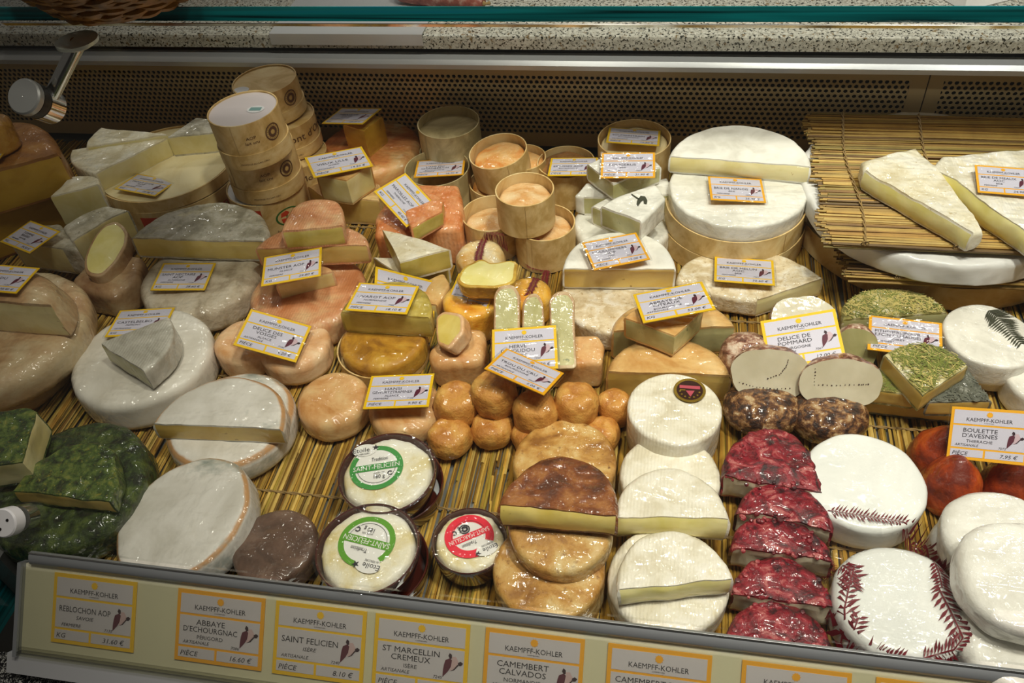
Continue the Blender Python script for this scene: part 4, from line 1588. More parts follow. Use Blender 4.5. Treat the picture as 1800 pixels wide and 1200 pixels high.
# ---- white soft pieces in the middle
wheel('white wheel at the bottom of the pile of soft pieces beside the front chip boxes', 1094, 388, 174, 0.034, 0.034, 'wrapped white', rt=0.008)
block('lower left white quarter with a cut front, beneath the quarter with a card', [(1008, 343), (1030, 320), (1066, 325), (1072, 346), (1022, 347)], 0.064, 0.030, 'wrapped white', 'paste green', (3,), name='cheese_wedge', rt=0.004, rc=0.004)
block('lower right white quarter, peeping out behind the leaf decorated wedge', [(1150, 318), (1172, 312), (1188, 340), (1162, 343), (1140, 345)], 0.066, 0.031, 'wrapped white', 'paste green', (2, 3), name='cheese_wedge', rt=0.004, rc=0.004)
wedgec('white quarter with green grey cut sides, bearing a price card at its point', (1078, 322), (1030, 286), (1163, 291), 0.097, 0.028, 'wrapped white', 'paste green', 0.30, rt=0.004)
block('lower of two soft wedges with cut faces turned left, under the decorated one', [(1040, 362), (1070, 345), (1120, 372), (1112, 396)], 0.064, 0.030, 'wrapped white', 'paste green', (3, 2), name='cheese_wedge', rt=0.003)
rl_, mwl, locl = cheese('cheese_wedge', 'white soft wedge decorated with a dark leaf, its cut side turned left', [(1054, 361), (1086, 342), (1154, 322), (1172, 348), (1128, 388)], 0.034, 'wrapped white', 'paste green', [False, False, False, False, True], z=0.096, rt=0.005, rc=0.004)
# dark leaf shape and stalk on its top
inv = mwl.inverted()
def top_print(root, inv, polys, z, mat, name, lift=0.0009):
    mb = MB()
    for pl in polys:
        v = [inv @ W(p[0], p[1], z) for p in pl]
        a = sum(v[i].x * v[(i + 1) % len(v)].y - v[(i + 1) % len(v)].x * v[i].y for i in range(len(v)))
        if a < 0: v = v[::-1]
        mb.add([p + Vector((0, 0, lift)) for p in v], [tuple(range(len(v)))])
    return mb.obj(name, mat, root, False)
top_print(rl_, inv, [[(1110, 341), (1124, 350), (1123, 352), (1110, 343)], [(1120, 353), (1126, 345), (1134, 346), (1138, 353), (1137, 359), (1132, 358), (1131, 352), (1127, 355), (1122, 362), (1119, 360)]], 0.096, 'leaf dark', 'leaf_print')

# ---- brie wheel in wood collars
cbr = W(1296, 326, 0.083)
rbr = 123 / ppm(cbr)
for k, (z0, lab) in enumerate(((0.0, 'lower of two pale wooden collars under the white wheel'), (0.031, 'upper of two pale wooden collars under the white wheel'))):
    round_box(lab, 0, 0, 0, 0.03 + z0, 0.03, c=Vector((cbr.x, cbr.y + (0.003 if k == 0 else 0), 0.030 + z0)), r=rbr * (1.035 if k == 0 else 1.0), floor_at=0.026, group='round chip boxes')
cheese('whole_cheese', 'large white soft wheel set in stacked wooden collars, with a card lying on it', circw(cbr, rbr - 0.003, 72), 0.028, 'wrapped white', rt=0.004, rb=0.004)
halfc('large white half wheel with a yellow cut, lying on the wheel in wooden collars', (1176, 274), (1427, 293), (1298, 218), 0.110, 0.026, 'bloomy white', 'paste cream', rt=0.006, ooze=0.003)

# ---- reed mats, paper wrapped brie and long wedges at the right
cb_, rb2 = circ3([(1404, 374), (1605, 496), (1800, 499)], 0.034)
round_box('very wide pale wooden box under the straw mats at the right', 0, 0, 0, 0.034, 0.034, c=cb_, r=rb2, floor_at=0.014, group='round chip boxes')
mb_l = W(1483, 470, 0.055).x
cross_mat('narrow straw mat under the paper wrapped wheel at the right', mb_l, XR - 0.03, W(1650, 490, 0.055).y, W(1650, 490, 0.055).y + 0.20, 0.055, seed=8, cords=(W(1578, 485, 0.055).x, W(1735, 480, 0.055).x), thick=4)
rp_ = 0.165
cp = W(1690, 467, 0.088) + Vector((0.004, rp_, 0))
root, mwp, _ = cheese('whole_cheese', 'wide white wheel wrapped in paper between two straw mats', circw(cp, rp_, 90), 0.030, 'brie paper', rt=0.006, rb=0.002, amp=0.002, freq=30)
TM = 0.100
cross_mat('upper straw mat at the right, carrying two long soft wedges', W(1436, 330, TM).x, XR - 0.03, W(1600, 431, TM).y, W(1500, 199, TM).y, TM, curl=0.0, seed=21, cords=(W(1515, 400, TM).x, W(1640, 300, TM).x), thick=3)
cheese('cheese_wedge', 'long soft wedge in cling film, the left one on the upper straw mat',
       [(1516, 284), (1560, 268), (1611, 258), (1640, 285), (1675, 330), (1712, 380), (1728, 408), (1712, 412), (1660, 380), (1600, 345), (1540, 312), (1519, 298)], 0.026, 'cream white', 'paste pale',
       [False, False, False, True, True, True, False, True, True, True, True, False], z=TM + 0.028, rt=0.005, ooze=0.002, amp=0.0014)
cheese('cheese_wedge', 'long soft wedge in cling film with a price card, at the right edge',
       [(1640, 290), (1655, 274), (1720, 266), (1830, 258), (1850, 440), (1820, 418), (1745, 368), (1680, 318), (1645, 300)], 0.028, 'ribbed white', 'paste pale',
       [False, False, False, True, False, True, True, True, False], z=TM + 0.029, rt=0.006, ooze=0.003, amp=0.0014)

# ---- coulommiers, melun, citeaux
wheel('white wheel under the thick half with a card, centre of the counter', 1086, 515, 202, 0.032, 0.032, 'melun', rt=0.006)
halfc('thick white half wheel with a sagging yellow cut, on a white wheel', (989, 472), (1187, 474), (1097, 405), 0.066, 0.032, 'bloomy white', 'paste ochre', rt=0.006, ooze=-0.002, pw=0.9)
cheese('whole_cheese', 'broad cream speckled wheel with one slice cut away at its right side',
       [(1187, 492), (1196, 468), (1226, 447), (1268, 438), (1318, 437), (1368, 444), (1410, 458), (1448, 488), (1388, 508), (1330, 528), (1275, 522), (1225, 512), (1195, 502)], 0.028, 'melun', 'paste cream',
       [False] * 7 + [True, True] + [False] * 4, z=0.030, rt=0.006, rc=0.03, amp=0.0012)
halfc('tan half wheel at the back of the tan pile, its two ends showing', (1076, 582), (1294, 574), (1186, 520), 0.044, 0.044, 'citeaux', 'paste green', rt=0.010)
halfc('broad tan half wheel with a glossy top, in front of the tan pile', (1066, 652), (1287, 660), (1180, 586), 0.042, 0.042, 'citeaux', 'paste ochre', rt=0.012)
wedgec('small tan wedge, point forwards, under a tilted price card', (1186, 592), (1097, 558), (1236, 545), 0.078, 0.032, 'citeaux', 'paste green', 0.25, rt=0.003)

# ---- left middle: mould rind halves
cheese('whole_cheese', 'lower grey beige mould rind wheel with a price card on its top', circ(350, 482, 212, 0.040), 0.040, 'beige tomme', rt=0.012, rb=0.010, amp=0.0014)
halfc('upper half of a grey mould rind cheese with a golden cut front', (229, 417), (464, 425), (360, 352), 0.076, 0.034, 'grey tomme', 'paste yellow', rt=0.008, amp=0.0014)
block('grey white wedge with a dark cream cut, under the leftmost slanted card', [(18, 425), (62, 398), (106, 392), (140, 440), (112, 437)], 0.070, 0.045, 'grey tomme', 'paste cream', (4,), name='cheese_wedge', rt=0.003)
block('thick slice with a crinkled grey strip on top, behind the leaning cream slice', [(108, 398), (146, 374), (186, 360), (226, 369), (176, 392), (126, 424)], 0.075, 0.045, 'grey tomme', 'paste cream', (3, 4), name='cheese_slice', rt=0.003)
cheese('cheese_slice', 'leaning slice with a long oval cream cut face turned up, beside the grey halves',
       [(146, 462, 0.062), (160, 425, 0.066), (184, 393, 0.072), (205, 388, 0.072), (224, 402, 0.070), (222, 428, 0.066), (204, 462, 0.060), (178, 488, 0.056), (152, 484, 0.056)], 0.026, 'savoy rind', 'paste pale', rt=0.002, t=0.002, rc=0.012, top_paste=True)
block('square orange brown cheese lying under the leaning cream slice', [(122, 492), (150, 462), (200, 446), (252, 448), (244, 492), (196, 520), (134, 508)], 0.042, 0.042, 'savoy rind', rt=0.008, rc=0.012)
# far left big washed stack
wheel('bottom wheel of the big stack at the left edge, in deep shade', -20, 620, 300, 0.032, 0.032, 'savoy rind', rt=0.010, rb=0.010)
wheel('wide tan wheel in the big stack at the left edge, under a cut half', -14, 574, 322, 0.076, 0.044, 'savoy rind', rt=0.016, rb=0.012)
cheese('half_cheese', 'pale rind half wheel with a dark cream cut, topmost at the left edge', half((-150, 520), (92, 536), (5, 448), 0.126)[0], 0.050, 'savoy rind', 'paste cream', half((-150, 520), (92, 536), (5, 448), 0.126)[1], rt=0.014, rb=0.004, taper=0.35, dome=0.002)

# ---- white oval wheel with wedge
wheel('big smooth white wheel carrying a small green edged wedge', 247, 622, 246, 0.045, 0.045, 'pale smooth', rt=0.010, rb=0.010)
p, c = wedge((176, 604), (297, 556), (254, 652), 0.080, 0.18)
cheese('cheese_wedge', 'small grey white wedge lying on the big smooth white wheel', p, 0.032, 'grey ridged', 'paste green', c, rt=0.004)
# ---- delice des vosges pair
wheel('left of two small cream wheels joined by a price card', 427, 592, 108, 0.042, 0.040, 'peach', 'small cream wheels under one card', rt=0.010, rb=0.010)
wheel('right of two small cream wheels joined by a price card', 516, 600, 130, 0.038, 0.036, 'peach', 'small cream wheels under one card', rt=0.010, rb=0.010)
# ---- munster pile
wheel('pink ribbed wheel at the bottom of the pink pile', 540, 508, 206, 0.042, 0.042, 'pink ribbed', rt=0.010, rb=0.010)
halfc('small cream cut piece tucked under the price card on the pink pile', (484, 502), (586, 476), (530, 468), 0.066, 0.026, 'peach', 'paste cream', rt=0.004)
halfc('wide pink ribbed half in the middle of the pink pile', (447, 438), (646, 430), (552, 392), 0.084, 0.030, 'pink ribbed', 'paste ochre', rt=0.006)
halfc('pink ribbed half with a straight cut, on top of the pink pile', (493, 406), (603, 396), (532, 351), 0.114, 0.030, 'pink ribbed', 'paste olive', rt=0.005, pw=0.75)
# ---- livarot
rr_, c_, r_ = round_box('low wooden box around the brown glossy wheel', 672, 606, 160, 0.020, 0.020, group='round chip boxes')
cheese('whole_cheese', 'glossy brown washed wheel sitting in its low wooden box', circ(672, 592, 152, 0.036), 0.030, 'livarot', rt=0.008, rb=0.004)
halfc('yellow olive half wheel with a price card, on the glossy brown wheel', (597, 548), (756, 558), (694, 492), 0.070, 0.033, 'olive top', 'paste olive', rt=0.005, keep=True)
# ---- white triangles behind livarot
wedgec('lower white triangle half hidden under the upper one', (703, 484), (655, 452), (790, 462), 0.040, 0.036, 'cream white', 'paste olive', 0.05, rt=0.003)
wedgec('white topped triangle, point forwards, above a hidden twin', (703, 462), (672, 403), (792, 437), 0.072, 0.032, 'cream white', 'paste olive', 0.03, rt=0.003)
block('pale yellow block between the white triangle and the box of yellow cheese', [(722, 502), (780, 478), (792, 500), (770, 536), (726, 530)], 0.040, 0.038, 'citeaux', 'paste cream', (3,), rt=0.004)
# ---- langres group
wheel('small cream yellow cheese seen under the printed film', 842, 442, 88, 0.042, 0.040, 'langres', 'small yellow washed cheeses', keep=True, rt=0.012, rb=0.008, amp=0.0016)
wheel('small deep yellow cheese behind the upright green slices', 930, 506, 78, 0.050, 0.046, 'langres orange', 'small yellow washed cheeses', keep=True, rt=0.012, rb=0.008, amp=0.0016)
wheel('yellow wheel under the partly hidden price card', 828, 522, 104, 0.050, 0.048, 'langres orange', 'small yellow washed cheeses', rt=0.008, rb=0.008)
cheese('half_cheese', 'cut half of a yellow cheese with a hollow top, lying on a price card', [(809, 492), (819, 472), (846, 459), (857, 466), (878, 467), (904, 461), (899, 493), (872, 500), (822, 499)], 0.030, 'yellow rind', 'paste pale', z=0.086, rt=0.002, rb=0.014, rc=0.006, top_paste=True, taper=-0.2)
# ---- herve slices and blocks
block('pink brown block under the upright green slices, left side', [(862, 585), (935, 585), (938, 640), (862, 642)], 0.040, 0.040, 'pink peach', rt=0.006, group='pink brown blocks')
block('pink brown block at the right of the upright green slices', [(958, 588), (1052, 588), (1062, 606), (1058, 640), (960, 642)], 0.040, 0.040, 'pink peach', rt=0.006, group='pink brown blocks')
block('pink brown rounded block carrying a small yellow cut piece', [(749, 614), (800, 573), (853, 574), (856, 598), (848, 634), (760, 640)], 0.042, 0.042, 'pink peach', rt=0.010, rc=0.014, group='pink brown blocks')
cheese('cheese_slice', 'small yellow cut piece with a tan side, lying on a pink brown block', [(763, 556, 0.064), (780, 545, 0.068), (812, 551, 0.078), (814, 580, 0.076), (790, 616, 0.060), (766, 606, 0.056)], 0.020, 'peach', 'paste yellow', rt=0.003, t=0.004, rc=0.006, top_paste=True)
for k, (x0, x1, yt, lab) in enumerate(((868, 914, 500, 'leftmost'), (918, 957, 515, 'middle and shortest'), (966, 1012, 510, 'rightmost'))):
    cheese('cheese_slice', lab + ' of three upright grey green slices behind a price card', [(x0, 650, 0.046), (x0, yt + 16, 0.088), (x0 + 10, yt + 2, 0.092), (x1 - 12, yt, 0.092), (x1, yt + 16, 0.088), (x1, 648, 0.046)], 0.014, 'savoy rind', 'paste herve',
           rt=0.0015, rb=0.004, t=0.002, rc=0.006, top_paste=True, group='upright grey green slices')

# ---- small apricot balls
BG = 'small wrinkled apricot cheeses'
for cx, cy, wd, zt, h, lab in (
        (1079, 696, 60, 0.042, 0.040, 'rearmost at the right end, beside the tall white wheel'),
        (1012, 688, 76, 0.062, 0.040, 'tall one just right of the tilted price card'),
        (938, 703, 76, 0.058, 0.042, 'below the lower corner of the tilted card'),
        (868, 672, 76, 0.066, 0.042, 'under the left end of the tilted card'),
        (799, 690, 76, 0.050, 0.042, 'upper one at the left end of the group'),
        (1056, 748, 66, 0.032, 0.032, 'lower one at the right, in front of the rear one'),
        (934, 752, 74, 0.030, 0.030, 'low one behind the crumb covered wheel'),
        (864, 738, 74, 0.030, 0.030, 'lower middle one, left of the crumb covered wheel'),
        (787, 752, 76, 0.034, 0.032, 'foremost one at the left, beside the brown dish')):
    cheese('cheese_ball', 'small wrinkled apricot cheese, ' + lab, circ(cx, cy, wd, zt, 40), h, 'apricot ball', rt=0.010, rb=0.010, amp=0.0020, freq=60, bulge=0.0015, group=BG)
# ---- hansi pair
wheel('flat pink wheel in cling film, left of the one with a card', 583, 695, 130, 0.036, 0.036, 'pink peach', 'flat pink wheels', rt=0.012, rb=0.010)
wheel('flat pink wheel half covered by a price card, left of the apricot balls', 710, 706, 132, 0.032, 0.032, 'pink peach', 'flat pink wheels', rt=0.012, rb=0.010)
# ---- white wheel with orange edges and half on it
wheel('orange edged white wheel under a half, beside the big smooth white wheel', 403, 733, 226, 0.036, 0.036, 'reblochon', rt=0.010, rb=0.012)
halfc('white half with a blue grey smudge and thin yellow cut, on an orange edged wheel', (266, 743), (496, 754), (398, 658), 0.062, 0.026, 'reblochon', 'paste ochre', rt=0.008, rb=0.003)
# ---- front row
rw, mww, lww = wheel('white wheel with an orange rim in the front row, under stretched film', 319, 906, 252, 0.040, 0.036, 'reblochon', rt=0.007, rb=0.012, ay=-9, ax=3)
wheel('brown grey round cheese in the front row, beside the white wheel', 481, 955, 154, 0.032, 0.032, 'terracotta disc', rt=0.006, rb=0.010)
wheel('wheel with golden crumb rind, standing behind the dark brown half', 992, 806, 184, 0.040, 0.040, 'calvados crumb', 'golden crumb rind wheels', rt=0.006)
wheel('wheel with golden crumb rind, nearest the front rail', 964, 995, 200, 0.040, 0.040, 'calvados crumb', 'golden crumb rind wheels', rt=0.006)
wheel('wheel with golden crumb rind lying under the dark brown half', 985, 918, 188, 0.066, 0.028, 'calvados crumb', 'golden crumb rind wheels', rt=0.006, ax=7)
halfc('glossy dark brown half wheel with a pale yellow cut', (877, 884, 0.098), (1086, 905, 0.098), (984, 795, 0.086), 0.098, 0.028, 'calvados dark', 'paste yellow', rt=0.006, amp=0.0016, ooze=0.003)
# white ones
rs, mws, lws = wheel('tall white wheel with a gold and red oval seal', 1185, 716, 164, 0.056, 0.056, 'ribbed white', rt=0.004, rb=0.006)
inv = mws.inverted()
sc_ = inv @ W(1212, 689, 0.056)
seal = MB(); ring_poly(seal, sc_.x, sc_.y, 0.0135, 0.0165, 0.0569 + 0.0022, 36); seal.obj('seal_rim', 'seal gold', rs)
seal = MB(); disc_poly(seal, sc_.x, sc_.y, 0.0136, 0.0568 + 0.0022, 36); seal.obj('seal_face', 'seal dark', rs)
seal = MB(); rect(seal, sc_.x - 0.0105, sc_.y + 0.002, sc_.x + 0.0105, sc_.y + 0.0062, 0.0571 + 0.0022)
poly(seal, [(sc_.x - 0.004, sc_.y - 0.001), (sc_.x + 0.005, sc_.y - 0.0005), (sc_.x + 0.001, sc_.y - 0.009)], 0.0571 + 0.0022)
seal.obj('seal_ribbon', 'seal red', rs, False)
seal = MB()
for k in range(7):
    a = PI + PI * (k + 0.5) / 7
    disc_poly(seal, sc_.x + 0.0102 * math.cos(a), sc_.y + 0.0102 * math.sin(a), 0.0011, 0.0571 + 0.0022, 10)
rect(seal, sc_.x - 0.010, sc_.y - 0.0012, sc_.x - 0.0045, sc_.y + 0.0006, 0.0571 + 0.0022)
seal.obj('seal_ornament', 'seal gold', rs, False)
wheel('white wheel behind the first wrinkled white half', 1178, 832, 176, 0.036, 0.036, 'ribbed white', 'white mould wheels at the front', rt=0.006)
halfc('wrinkled white half with a bulging yellow cut, rear of the two', (1082, 906), (1282, 912), (1178, 820), 0.058, 0.034, 'ribbed white', 'paste pale', rt=0.006, ooze=0.004, amp=0.0014)
wheel('white wheel under the wrinkled half nearest the front rail', 1174, 1016, 212, 0.034, 0.034, 'ribbed white', 'white mould wheels at the front', rt=0.006)
halfc('wrinkled white half with a slanting cut, nearest the front rail', (1084, 1038), (1288, 1016), (1176, 928), 0.062, 0.026, 'ribbed white', 'paste pale', rt=0.006, ooze=0.002, amp=0.0014)
# ---- berry halves
BLAB = ('rearmost', 'second from the back', 'third from the back', 'second from the front', 'foremost')
for k, (A, B, C, zt) in enumerate((((1268, 836), (1449, 868), (1335, 742), 0.044), ((1292, 898), (1466, 930), (1375, 842), 0.042), ((1284, 962), (1467, 986), (1362, 903), 0.040),
                                   ((1284, 1042), (1470, 1068), (1362, 974), 0.038), ((1278, 1126), (1468, 1146), (1370, 1050), 0.036))):
    root, mw_, lc_ = halfc(BLAB[k] + ' of five halves topped with red berries', A, B, C, zt, 0.032, 'berry', 'paste chalk', 'halves topped with red berries', rt=0.008, amp=0.0022, freq=70, dome=0.004)
    rnd = random.Random(50 + k)
    mb = MB()
    cen = sum(lc_, Vector((0, 0))) / len(lc_)
    xs = [p.x for p in lc_]
    ys = [p.y for p in lc_]
    while len(mb.v) < 80 * 26:
        q = Vector((rnd.uniform(min(xs), max(xs)), rnd.uniform(min(ys), max(ys))))
        u = Vector(((q.x - (min(xs) + max(xs)) / 2) / ((max(xs) - min(xs)) / 2), (q.y - min(ys)) / (max(ys) - min(ys))))
        if u.length > 0.93: continue
        r0 = rnd.uniform(0.0012, 0.0032)
        zz = 0.0325 - 0.003 * u.length ** 4
        mb.lathe([(0, -r0), (r0 * 0.8, -r0 * 0.6), (r0, 0), (r0 * 0.75, r0 * 0.55), (0, r0 * 0.75)], 8, cx=0, cy=0)
        for v in mb.v[-26:]: v += Vector((q.x, q.y, zz))
    o = mb.obj('berries', 'berry', root); o['kind'] = 'stuff'
# ---- fresh white discs
wheel('smooth white round cheese behind the film with red fern print', 1519, 842, 210, 0.042, 0.040, 'fresh white', 'smooth fresh white cheeses', keep=True, rt=0.006, rb=0.008, amp=0.0016, freq=22)
wheel('big smooth white cheese under the film with red fern print', 1585, 1052, 228, 0.046, 0.044, 'fresh white', 'smooth fresh white cheeses', keep=True, rt=0.010, rb=0.010, amp=0.0016, freq=22)
GW = 'glossy white cheeses at the right edge'
wheel('small glossy white cheese tucked behind the others at the right edge', 1694, 944, 96, 0.036, 0.034, 'goat white', GW, rt=0.010, rb=0.008, keep=True)
wheel('upper glossy white cheese at the right edge, below the orange cones', 1762, 936, 192, 0.060, 0.040, 'goat white', GW, rt=0.010, rb=0.010, amp=0.002, freq=25)
wheel('tilted glossy white cheese in the middle of the pile at the right edge', 1802, 1008, 218, 0.092, 0.034, 'goat white', GW, rt=0.010, rb=0.010, ax=4, ay=-6, amp=0.0016)
wheel('lowest glossy white cheese at the right edge, near the front rail', 1806, 1122, 216, 0.052, 0.050, 'goat white', GW, rt=0.012, rb=0.010, amp=0.0016, keep=True)
# ---- orange cones
def cone(label, cx, cyb, wpx, h):
    c = W(cx, cyb, 0.0)
    r = wpx / 2 / ppm(c)
    SEED[0] += 1
    prof = [(0, 0.001), (r * 0.92, 0.0), (r, 0.006), (r * 0.97, h * 0.3), (r * 0.82, h * 0.55), (r * 0.56, h * 0.78), (r * 0.28, h * 0.94), (r * 0.1, h), (0, h * 1.005)]
    pf = []
    for a, b in zip(prof[:-1], prof[1:]):
        for k in range(3): pf.append((a[0] + (b[0] - a[0]) * k / 3, a[1] + (b[1] - a[1]) * k / 3))
    pf.append(prof[-1])
    mb = MB().lathe(pf, 40)
    for i, v in enumerate(mb.v):
        nv = noise.noise_vector((v + Vector((SEED[0], 0, 0))) * 40)
        mb.v[i] = v + nv * 0.003
    o = mb.obj('cheese_cone', 'boulette')
    o.location = c
    tagit(o, label, 'cheese', 'red orange cone cheeses')
cone('red orange cone cheese behind the card, at its left', 1645, 815, 96, 0.056)
cone('red orange cone cheese in front of the card, left of two', 1662, 872, 104, 0.060)
cone('red orange cone cheese in front of the card, at the right edge', 1768, 874, 106, 0.062)
# ---- speckled balls
BB = 'brown speckled round cheeses'
blob('brown speckled round cheese, lower left of the pair under cut halves', W(1341, 718, 0.022), 0.042, 0.034, 0.023, 'mustard balls', group=BB, power=0.8)
blob('brown speckled round cheese, lower right of the pair under cut halves', W(1456, 732, 0.022), 0.040, 0.034, 0.023, 'mustard balls', group=BB, power=0.8)
blob('pink brown speckled cheese behind the left cut half', W(1312, 632, 0.030), 0.030, 0.030, 0.030, 'blush balls', group=BB, power=0.8)
cn = (0.05, -1.0, 0.62)
HG = 'cut chalky halves with a brown speckled rind'
blob('chalky cut half with a curved brown vein, left of the two facing forwards', W(1352, 656, 0.056), 0.040, 0.030, 0.026, 'blush balls', 'paste chalk', cn, 0.004, group=HG, power=0.75)
blob('chalky cut half with a straight brown vein, right of the two facing forwards', W(1477, 672, 0.056), 0.041, 0.030, 0.025, 'blush balls', 'paste chalk', cn, 0.004, group=HG, power=0.75, rot=0.1)
blob('greenish cut half standing behind, between the two white cards', W(1503, 618, 0.034), 0.022, 0.026, 0.030, 'blush balls', 'paste green', (-0.1, -1, 0.3), 0.004, group=HG, power=0.7)
blob('cut half lying face up behind the tall price card', W(1412, 560, 0.022), 0.038, 0.026, 0.022, 'blush balls', 'paste goat', (0, -0.5, 1), 0.006, group=HG, power=0.75)
# veins on the two front halves
def vein(pts, z, name_of):
    o = name_of
    n = Vector(cn).normalized()
    mb = MB()
    q = []
    for p in pts:
        d = FW + RT * ((p[0] - 900) / FPX) - UP * ((p[1] - 600) / FPX)
        po = o.location + n * 0.0045
        t = (po - CAM).dot(n) / d.dot(n)
        q.append(CAM + d * t - o.location)
    for a, b in zip(q[:-1], q[1:]):
        for k in range(5):
            c = a.lerp(b, k / 5) + Vector((random.uniform(-1, 1), 0, random.uniform(-1, 1))) * 0.0004
            mb.lathe([(0, -0.0008), (0.0007 * random.uniform(0.6, 1.3), 0), (0, 0.0008)], 6)
            for v in mb.v[-8:]: v += c
    mb.obj('vein', 'dark maroon', o, False)
bpy.context.view_layer.update()
hv = [o for o in COL.objects if o.get('label', '').startswith('chalky cut half')]
vein([(1386, 632), (1382, 645), (1370, 658), (1345, 667)], 0, hv[0])
vein([(1300, 672), (1330, 680), (1360, 683), (1395, 682)], 0, hv[0])
vein([(1433, 648), (1432, 676), (1470, 677), (1510, 676), (1530, 675)], 0, hv[1])
# ---- hay and sage pieces
r0, m0, l0 = halfc('half round topped with dry hay, behind a price card', (1481, 562), (1669, 549), (1574, 503), 0.034, 0.034, 'hay', 'paste green', rt=0.004)
hr_ = flat('hay straw', 'CCBC74', 0.5); flat('hay straw green', '7C8440', 0.5); flat('sage leaf', '6A6C60', 0.6)
strands(r0, 'hay_stalks', l0, 0.034, 260, 'hay straw', 0.010, 0.024, 0.00045, seed=2)
strands(r0, 'green_stalks', l0, 0.034, 160, 'hay straw green', 0.008, 0.020, 0.0005, seed=3)
r0, m0, l0 = halfc('pale half at the bottom of the hay pile, cut side forwards', (1512, 702), (1690, 722), (1610, 640), 0.022, 0.022, 'sage', 'paste ochre', rt=0.003)
r0, m0, l0 = block('quarter topped with hay, lower left in the hay pile', [(1534, 652), (1562, 640), (1600, 655), (1616, 696), (1526, 684)], 0.046, 0.022, 'hay', 'paste ochre', (3,), name='cheese_wedge', rt=0.003)
strands(r0, 'green_stalks', l0, 0.022, 90, 'hay straw green', 0.008, 0.018, 0.0005, seed=4)
r0, m0, l0 = block('quarter topped with dark grey sage, at the right of the hay pile', [(1640, 668), (1702, 650), (1746, 706), (1628, 706)], 0.046, 0.022, 'sage', 'paste ochre', (2,), name='cheese_wedge', rt=0.003)
strands(r0, 'sage_leaves', l0, 0.022, 120, 'sage leaf', 0.006, 0.012, 0.0009, seed=5)
r0, m0, l0 = wedgec('quarter topped with green hay in shiny film, point forwards on top', (1623, 696), (1554, 622), (1704, 642), 0.070, 0.024, 'hay', 'paste ochre', 0.32, rt=0.003)
strands(r0, 'green_stalks', l0, 0.0245, 200, 'hay straw green', 0.008, 0.022, 0.0005, seed=6)
strands(r0, 'hay_stalks', l0, 0.0245, 110, 'hay straw', 0.008, 0.022, 0.0004, seed=7)
wheel('cream cheese lying under the fern decorated white wheel', 1742, 628, 112, 0.020, 0.020, 'goat white', rt=0.006)
rf_, mwf, lwf = wheel('white wheel decorated with a dark fern leaf, at the right side', 1742, 588, 156, 0.054, 0.034, 'wrapped white', rt=0.004, rb=0.006, ay=3, ax=2)
wheel('white cheese cut off by the right edge, below the fern decorated wheel', 1838, 668, 124, 0.034, 0.034, 'wrapped white', rt=0.006)
inv = mwf.inverted()
fl_ = MB()
def on_top(px, py):
    n = mwf.col[2].to_3d()
    p0 = mwf @ Vector((0, 0, 0.0348))
    d = FW + RT * ((px - 900) / FPX) - UP * ((py - 600) / FPX)
    return inv @ (CAM + d * ((p0 - CAM).dot(n) / d.dot(n)))
st_ = [on_top(*p) for p in ((1738, 546), (1752, 556), (1766, 572), (1780, 590), (1798, 606))]
sp_ = []
for a, b in zip(st_[:-1], st_[1:]):
    for k in range(5): sp_.append(a.lerp(b, k / 5))
for i, p in enumerate(sp_):
    d = (sp_[min(i + 1, len(sp_) - 1)] - sp_[max(0, i - 1)]).normalized()
    n = Vector((-d.y, d.x, 0))
    L = 0.021 * (0.55 + 0.45 * math.sin(PI * min(1, (i + 2) / 14)))
    for sg in (1, -1):
        dd = (n * sg + d * 0.45).normalized()
        e = Vector((-dd.y, dd.x, 0))
        ps = [p - e * 0.0006, p + dd * L * 0.5 - e * 0.0010, p + dd * L, p + dd * L * 0.5 + e * 0.0010, p + e * 0.0006]
        fl_.add([q + Vector((0, 0, 0.0002 * (i % 3))) for q in ps], [tuple(range(5))])
fl_.obj('fern_leaf', 'leaf dark', rf_, False)

# ---- green herb cheese
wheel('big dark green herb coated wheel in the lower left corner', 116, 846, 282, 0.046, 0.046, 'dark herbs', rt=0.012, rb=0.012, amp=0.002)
block('green herb coated wedge lying flat on the big green wheel', [(20, 862), (62, 812), (112, 784), (160, 774), (202, 792), (208, 845), (196, 882)], 0.070, 0.022, 'herbs', 'paste ochre', (6,), name='cheese_wedge', rt=0.003, amp=0.0016)
block('green herb coated block with a thick cream cut edge, upper left of the green wheel', [(-70, 770), (-20, 724), (52, 714), (64, 722), (40, 812), (-50, 822)], 0.092, 0.036, 'herbs', 'paste cream', (3, 4), name='cheese_block', rt=0.003, amp=0.0016)

